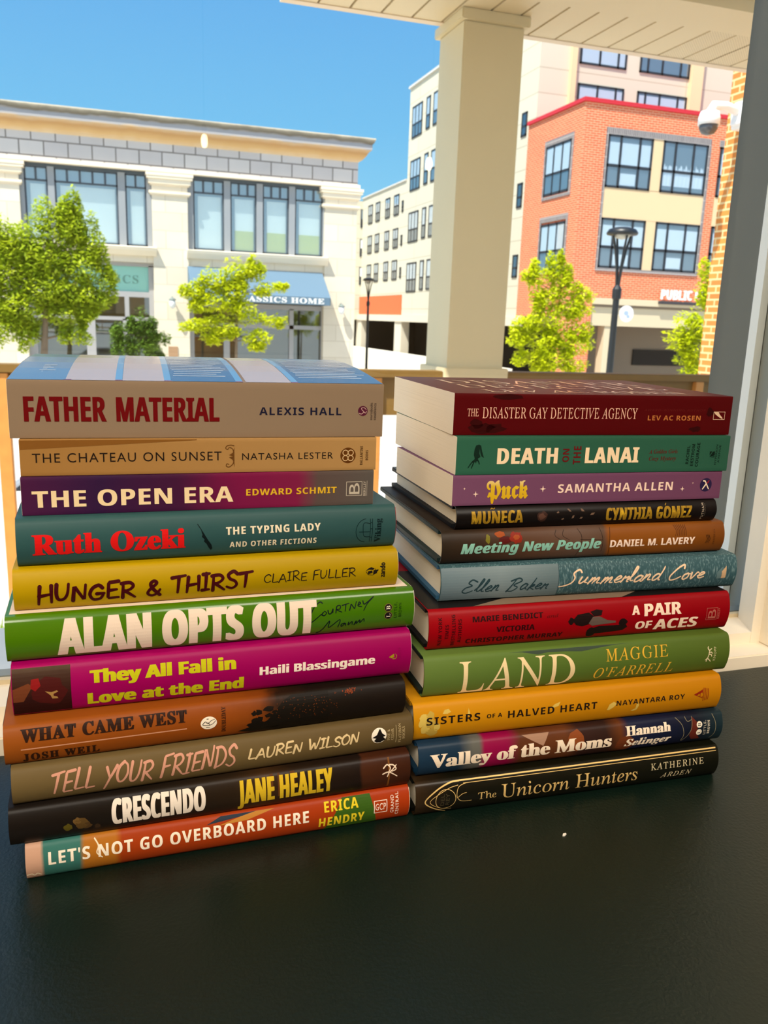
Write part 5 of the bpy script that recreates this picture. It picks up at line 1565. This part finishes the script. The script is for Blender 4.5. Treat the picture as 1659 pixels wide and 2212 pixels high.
m = ramp_mat('figures_to_orange_jacket', [(0, (58, 46, 34)), (.12, (70, 52, 38)), (.3, (112, 78, 58)), (.45, (120, 92, 76)), (.555, (112, 84, 66)), (.57, (164, 94, 28)), (.8, (166, 96, 30)), (1, (140, 78, 24))], 'X', .2284, .03, 25, rough=.4)
b = Book(POS['R5'], 'brown and orange hardcover with mint title and red flowers', m, True, .158, ink((40, 62, 62)), group=GR)
b.put('cover_art', poly_2d(blob(34, 17.6, 1.8, 3.2, 9, 1)), (146, 138, 44), e=.00008, label='green leaf')
b.put('cover_art', poly_2d(blob(47, 16.4, 5, 2.8, 12, 2)), (104, 26, 22), e=.00008, label='dark red petals')
b.put('cover_art', poly_2d(blob(43.5, 20.6, 3.8, 2.0, 12, 3)), (196, 92, 28), e=.0001, label='orange fruit')
b.put('cover_art', poly_2d(blob(55.6, 18, 4.8, 3.9, 22, 4, .22)), (170, 50, 30), e=.0001, label='red flower')
b.put('cover_art', poly_2d(blob(55.6, 18, 2.4, 1.9, 14, 5, .3)), (196, 92, 40), e=.00012, label='flower centre')
b.put('cover_art', stroke_2d([('s', [(87, 22), (86, 18), (92, 14), (96, 8)]), ('s', [(93, 22), (92, 18), (97, 15)]), ('s', [(104, 22.6), (107, 17), (106, 9), (104, 2)]), ('s', [(122, 22.6), (124, 15), (124, 5)]), ('l', [(106, 15), (124, 14)]), ('s', [(130.4, 22.8), (129.6, 12), (131, 1.4)])], .3), (46, 32, 26), e=.0001, label='thin drawn outlines')
b.put('cover_art', stroke_2d([('s', [(184 + 1.6 * k, 22.4), (186 + 1.4 * k, 18.4), (185 + 1.6 * k, 14.4)]) for k in range(7)], .35), (92, 44, 22), e=.0001, label='dark hatched pattern')
b.text(T_, 'Meeting New People', 'boldit', 13.7, 122.9, 7.7, 15.0, (132, 186, 168), smear=.34, track=.99)
b.text(A_, 'DANIEL M. LAVERY', 'bold', 130.4, 202.4, 8.0, 13.4, (240, 214, 196), smear=.1, track=.98)
b.put(PE, stroke_2d([('l', [(212 + k * 1.2, 14.4), (213.4 + k * 1.2, 11.2), (212 + k * 1.2, 8)]) for k in range(3)], .45), (70, 40, 18))
b.text(PL, 'HARPERVIA', 'plain', 218.4, 220.0, 6.9, 18.6, (96, 54, 22), up=True, track=1.35)

b = Book(POS['R4'], 'slim black hardcover with yellow weathered capitals', ramp_mat('black_jacket', [(0, (28, 23, 22)), (1, (30, 24, 24))], 'X', .21, .3, 30, rough=.3), True, .156, ink((34, 36, 40)), group=GR)
MUST = ramp_mat('weathered_yellow_ink', [(0, (150, 116, 30)), (.25, (206, 166, 40)), (.5, (216, 180, 56))], 'Z', 1e5, 1.0, 260, k=.95)
b.text(T_, 'MUNECA', 'bold', 11, 50.2, 4.5, 13.4, None, m=MUST, smear=.35, track=1.06)
b.put(T_, stroke_2d([('s', [(25.6, 14.5), (26.6, 15.1), (27.8, 14.6), (28.8, 15.2)])], .5), None, m=MUST)
b.text(A_, 'CYNTHIA GOMEZ', 'bold', 115.9, 188.6, 3.8, 13.0, None, m=MUST, smear=.4, track=1.1)
b.put(A_, stroke_2d([('l', [(165.6, 13.9), (166.8, 15.2)])], .55), None, m=MUST)
b.put('rose_picture', poly_2d(blob(65, 8.4, 4.2, 3.9, 14, 1, .2)), (74, 48, 40), e=.0001)
b.put('rose_picture', poly_2d(blob(64.6, 8.6, 2.6, 2.2, 10, 2, .3)), (112, 76, 62), e=.00013, label='paler rose centre')
b.put('petal_picture', poly_2d([(84.5, 13.4), (86, 13.4), (88, 11.4), (86.4, 11.4)], [(95.4, 13.4), (97, 13), (98.4, 11.2), (96, 11.4)], [(88.2, 6.2), (88.8, 8.4), (90.3, 8.6), (90, 6.8)], [(102.8, 8.4), (104, 10), (106.8, 10.2), (105.4, 8.6)], [(94.6, 5.8), (95.4, 7.2), (97.2, 7.2), (96.4, 5.8)], [(76, 11), (77.6, 12), (78.2, 10.8), (76.8, 10.4)], [(80, 6), (81.6, 7), (82.4, 6), (81, 5.4)]), (142, 112, 92), e=.0001)
b.text(PL, 'PUTNAM', 'plain', 197.1, 199.0, 2.2, 14.6, (196, 178, 156), up=True, track=1.3)
b.put(PL, poly_2d(*[rect(199.8, 200.1, 5 + 1.2 * k, 5.7 + 1.2 * k) for k in range(8)]), (150, 136, 118))

b = Book(POS['R3'], 'dusty mauve paperback with gold blackletter title', ramp_mat('mauve_cover', [(0, (146, 92, 128)), (1, (134, 80, 114))], 'X', .2169, .05, 20, rough=.5), False, .132, group=GR)
GOLDINK = ramp_mat('gold_to_cream_ink', [(.1, (208, 162, 22)), (.6, (216, 178, 40)), (.95, (240, 216, 170))], 'Z', .0215, .15, 90, k=.95)
b.text(T_, 'Puck', 'frak', 24.9, 56.9, 4.6, 17.6, None, m=GOLDINK, smear=.35, offset=.01)
b.text(A_, 'SAMANTHA ALLEN', 'bold', 80.1, 174.7, 7.6, 13.8, (240, 208, 188), track=1.1)
b.put('star', poly_2d(star4(8.5, 12.2, 1), star4(17, 8.2, 2.2), star4(68.2, 10.8, 2.5), star4(183.3, 8.2, 2), star4(192, 12.5, .8)), (240, 210, 186))
b.put(PE, disc_2d(203.6, 10.9, 5.2), (52, 40, 84), e=.00008)
b.put('emblem_drawing', stroke_2d([('l', [(201.2, 14), (202.6, 13.8), (206.2, 7.8)]), ('l', [(203.6, 11.4), (201, 7.8)])], 1.0), (232, 210, 180))
b.put('emblem_drawing', stroke_2d([('l', [(204.8, 12.4), (206, 14)])], .9), (186, 40, 60), label='red stroke of the emblem')

b = Book(POS['R2'], 'sea green paperback with cream deco capitals', ramp_mat('sea_green_cover', [(0, (58, 122, 94)), (1, (52, 108, 84))], 'X', .2175, .05, 20, rough=.5), False, .148, group=GR)
b.put('otter_picture', join_2d(poly_2d([(14, 20.6), (16, 21.2), (17.6, 20.4), (18.4, 17), (19.8, 13), (20.2, 12), (18.4, 12.8), (17.4, 15), (16.8, 18.4), (16.6, 15), (17.6, 12.6), (16, 11.6), (13.6, 11.2), (12.6, 14), (13, 18)], [(13.6, 11.6), (15.6, 12.2), (16, 10), (13.4, 9), (11.4, 8.4)]), stroke_2d([('s', [(12.6, 10), (10.8, 8), (9, 5.2)]), ('s', [(13, 9), (12, 6.6), (11.4, 4.8)]), ('s', [(15.6, 10.6), (16.6, 9), (17, 7.6)]), ('s', [(14.4, 10), (14.4, 8.6)])], .75)), (22, 52, 40))
b.text(T_, 'DEATH', 'bold', 30, 76.2, 7.4, 18.5, (240, 212, 172), smear=.5, track=1.12)
b.text(T_, 'LANAI', 'bold', 97.7, 141.1, 7.3, 18.5, (240, 212, 172), smear=.5, track=1.1)
b.text(T_, 'ON', 'bold', 80.0, 85.0, 8.3, 17.8, (128, 28, 30), up=True)
b.text(T_, 'THE', 'bold', 88.4, 94.2, 6.5, 19.6, (128, 28, 30), up=True, track=1.1)
b.text('subtitle_lettering', 'A Golden Girls', 'serifit', 149.3, 173.4, 13.8, 16.6, (116, 32, 28))
b.text('subtitle_lettering', 'Cozy Mystery', 'serifit', 149.8, 172.5, 8.7, 11.6, (116, 32, 28))
for t_, u0, u1, v0, v1 in (('RACHEL', 181, 183.5, 5.7, 19.5), ('EKSTROM', 185.1, 187.6, 4.2, 20.6), ('COURAGE', 189.4, 191.9, 3.6, 21.6)):
    b.text(A_, t_, 'bold', u0, u1, v0, v1, (20, 44, 34), up=True, track=1.04)
b.put(PE, poly_2d([(201, 10.6), (203.6, 14.8), (205.4, 14.9), (205.4, 12)], [(202.4, 10.5), (205.4, 11.4), (205.4, 10.5)], [(201, 11.8), (201, 14.9), (203, 14.9)]), (18, 42, 32))
b.text(PL, 'HYPERION', 'plain', 205.9, 207.5, 5, 20, (22, 48, 36), up=True, track=1.1, offset=.006)
b.text(PL, 'AVENUE', 'plain', 208.5, 210.1, 6.4, 19.8, (22, 48, 36), up=True, track=1.1, offset=.006)

m = ramp_mat('dark_red_cover', [(0, (104, 2, 10)), (1, (96, 2, 8))], 'X', .2194, .0, 20, rough=.4)
b = Book(POS['R1'], 'dark red paperback with thin cream title, topmost of the right stack', m, False, .155, group=GR)
b.put('cover_art', poly_2d(blob(21, 4.4, 10, 3.6, 14, 1, .3), blob(31, 4.5, 7, 3.6, 12, 2, .3), blob(40, 26.6, 11, 1.9, 12, 3, .2), blob(17, 8, 5, 3, 10, 4, .3)), (66, 4, 6), e=.00006, label='darker red splatter')
b.put('cover_art', poly_2d(blob(190, 4, 4, 2, 10, 5, .5), blob(201, 17, 3, 3, 10, 6, .5)), (60, 4, 6), e=.00006, label='darker red spots')
b.text(T_, 'THE', 'it', 9.7, 18, 13.1, 18.3, (226, 176, 150), shear=-.27)
b.text(T_, 'DISASTER GAY DETECTIVE AGENCY', 'it', 20.8, 140.5, 11.8, 19.3, (230, 180, 154), track=1.08, shear=-.27)
b.text(A_, 'AWARD-WINNING AUTHOR', 'ital', 145.9, 197, 17.4, 19.2, (122, 34, 30), track=1.2)
b.text(A_, 'LEV AC ROSEN', 'bold', 149.4, 193.5, 10.8, 14.3, (176, 104, 52), track=1.1)
b.put(PE, join_2d(frame_2d(204.2, 214, 11.4, 17.4, .32), poly_2d([(204.6, 17.2), (208.2, 17.2), (209.6, 15.2), (211.8, 13.2), (212.4, 12), (210, 12.8), (207.4, 14.4), (205.6, 15.6)])), (222, 186, 152))
CRG = ramp_mat('cream_cover_ink', [(0, (222, 178, 150)), (1, (222, 178, 150))], 'X', .2, rough=.2)


def on_top(bk, name, PG, mm, e=.0002):
    P, G = PG
    return flat_mesh(name, P, G, lambda u, w, z: (u / 1000, w / 1000, bk.t - .0002 + e + z), mm, bk.root)


for t_, u0, u1, w0, w1 in (('LEV AC ROSEN', 30, 190, 12, 30), ('DETECTIVE', 24, 196, 48, 76), ('DISASTER', 24, 196, 88, 122)):
    on_top(b, 'cover_lettering', text_2d(t_, 'it', u0, u1, w0, w1, shear=-.27), CRG)
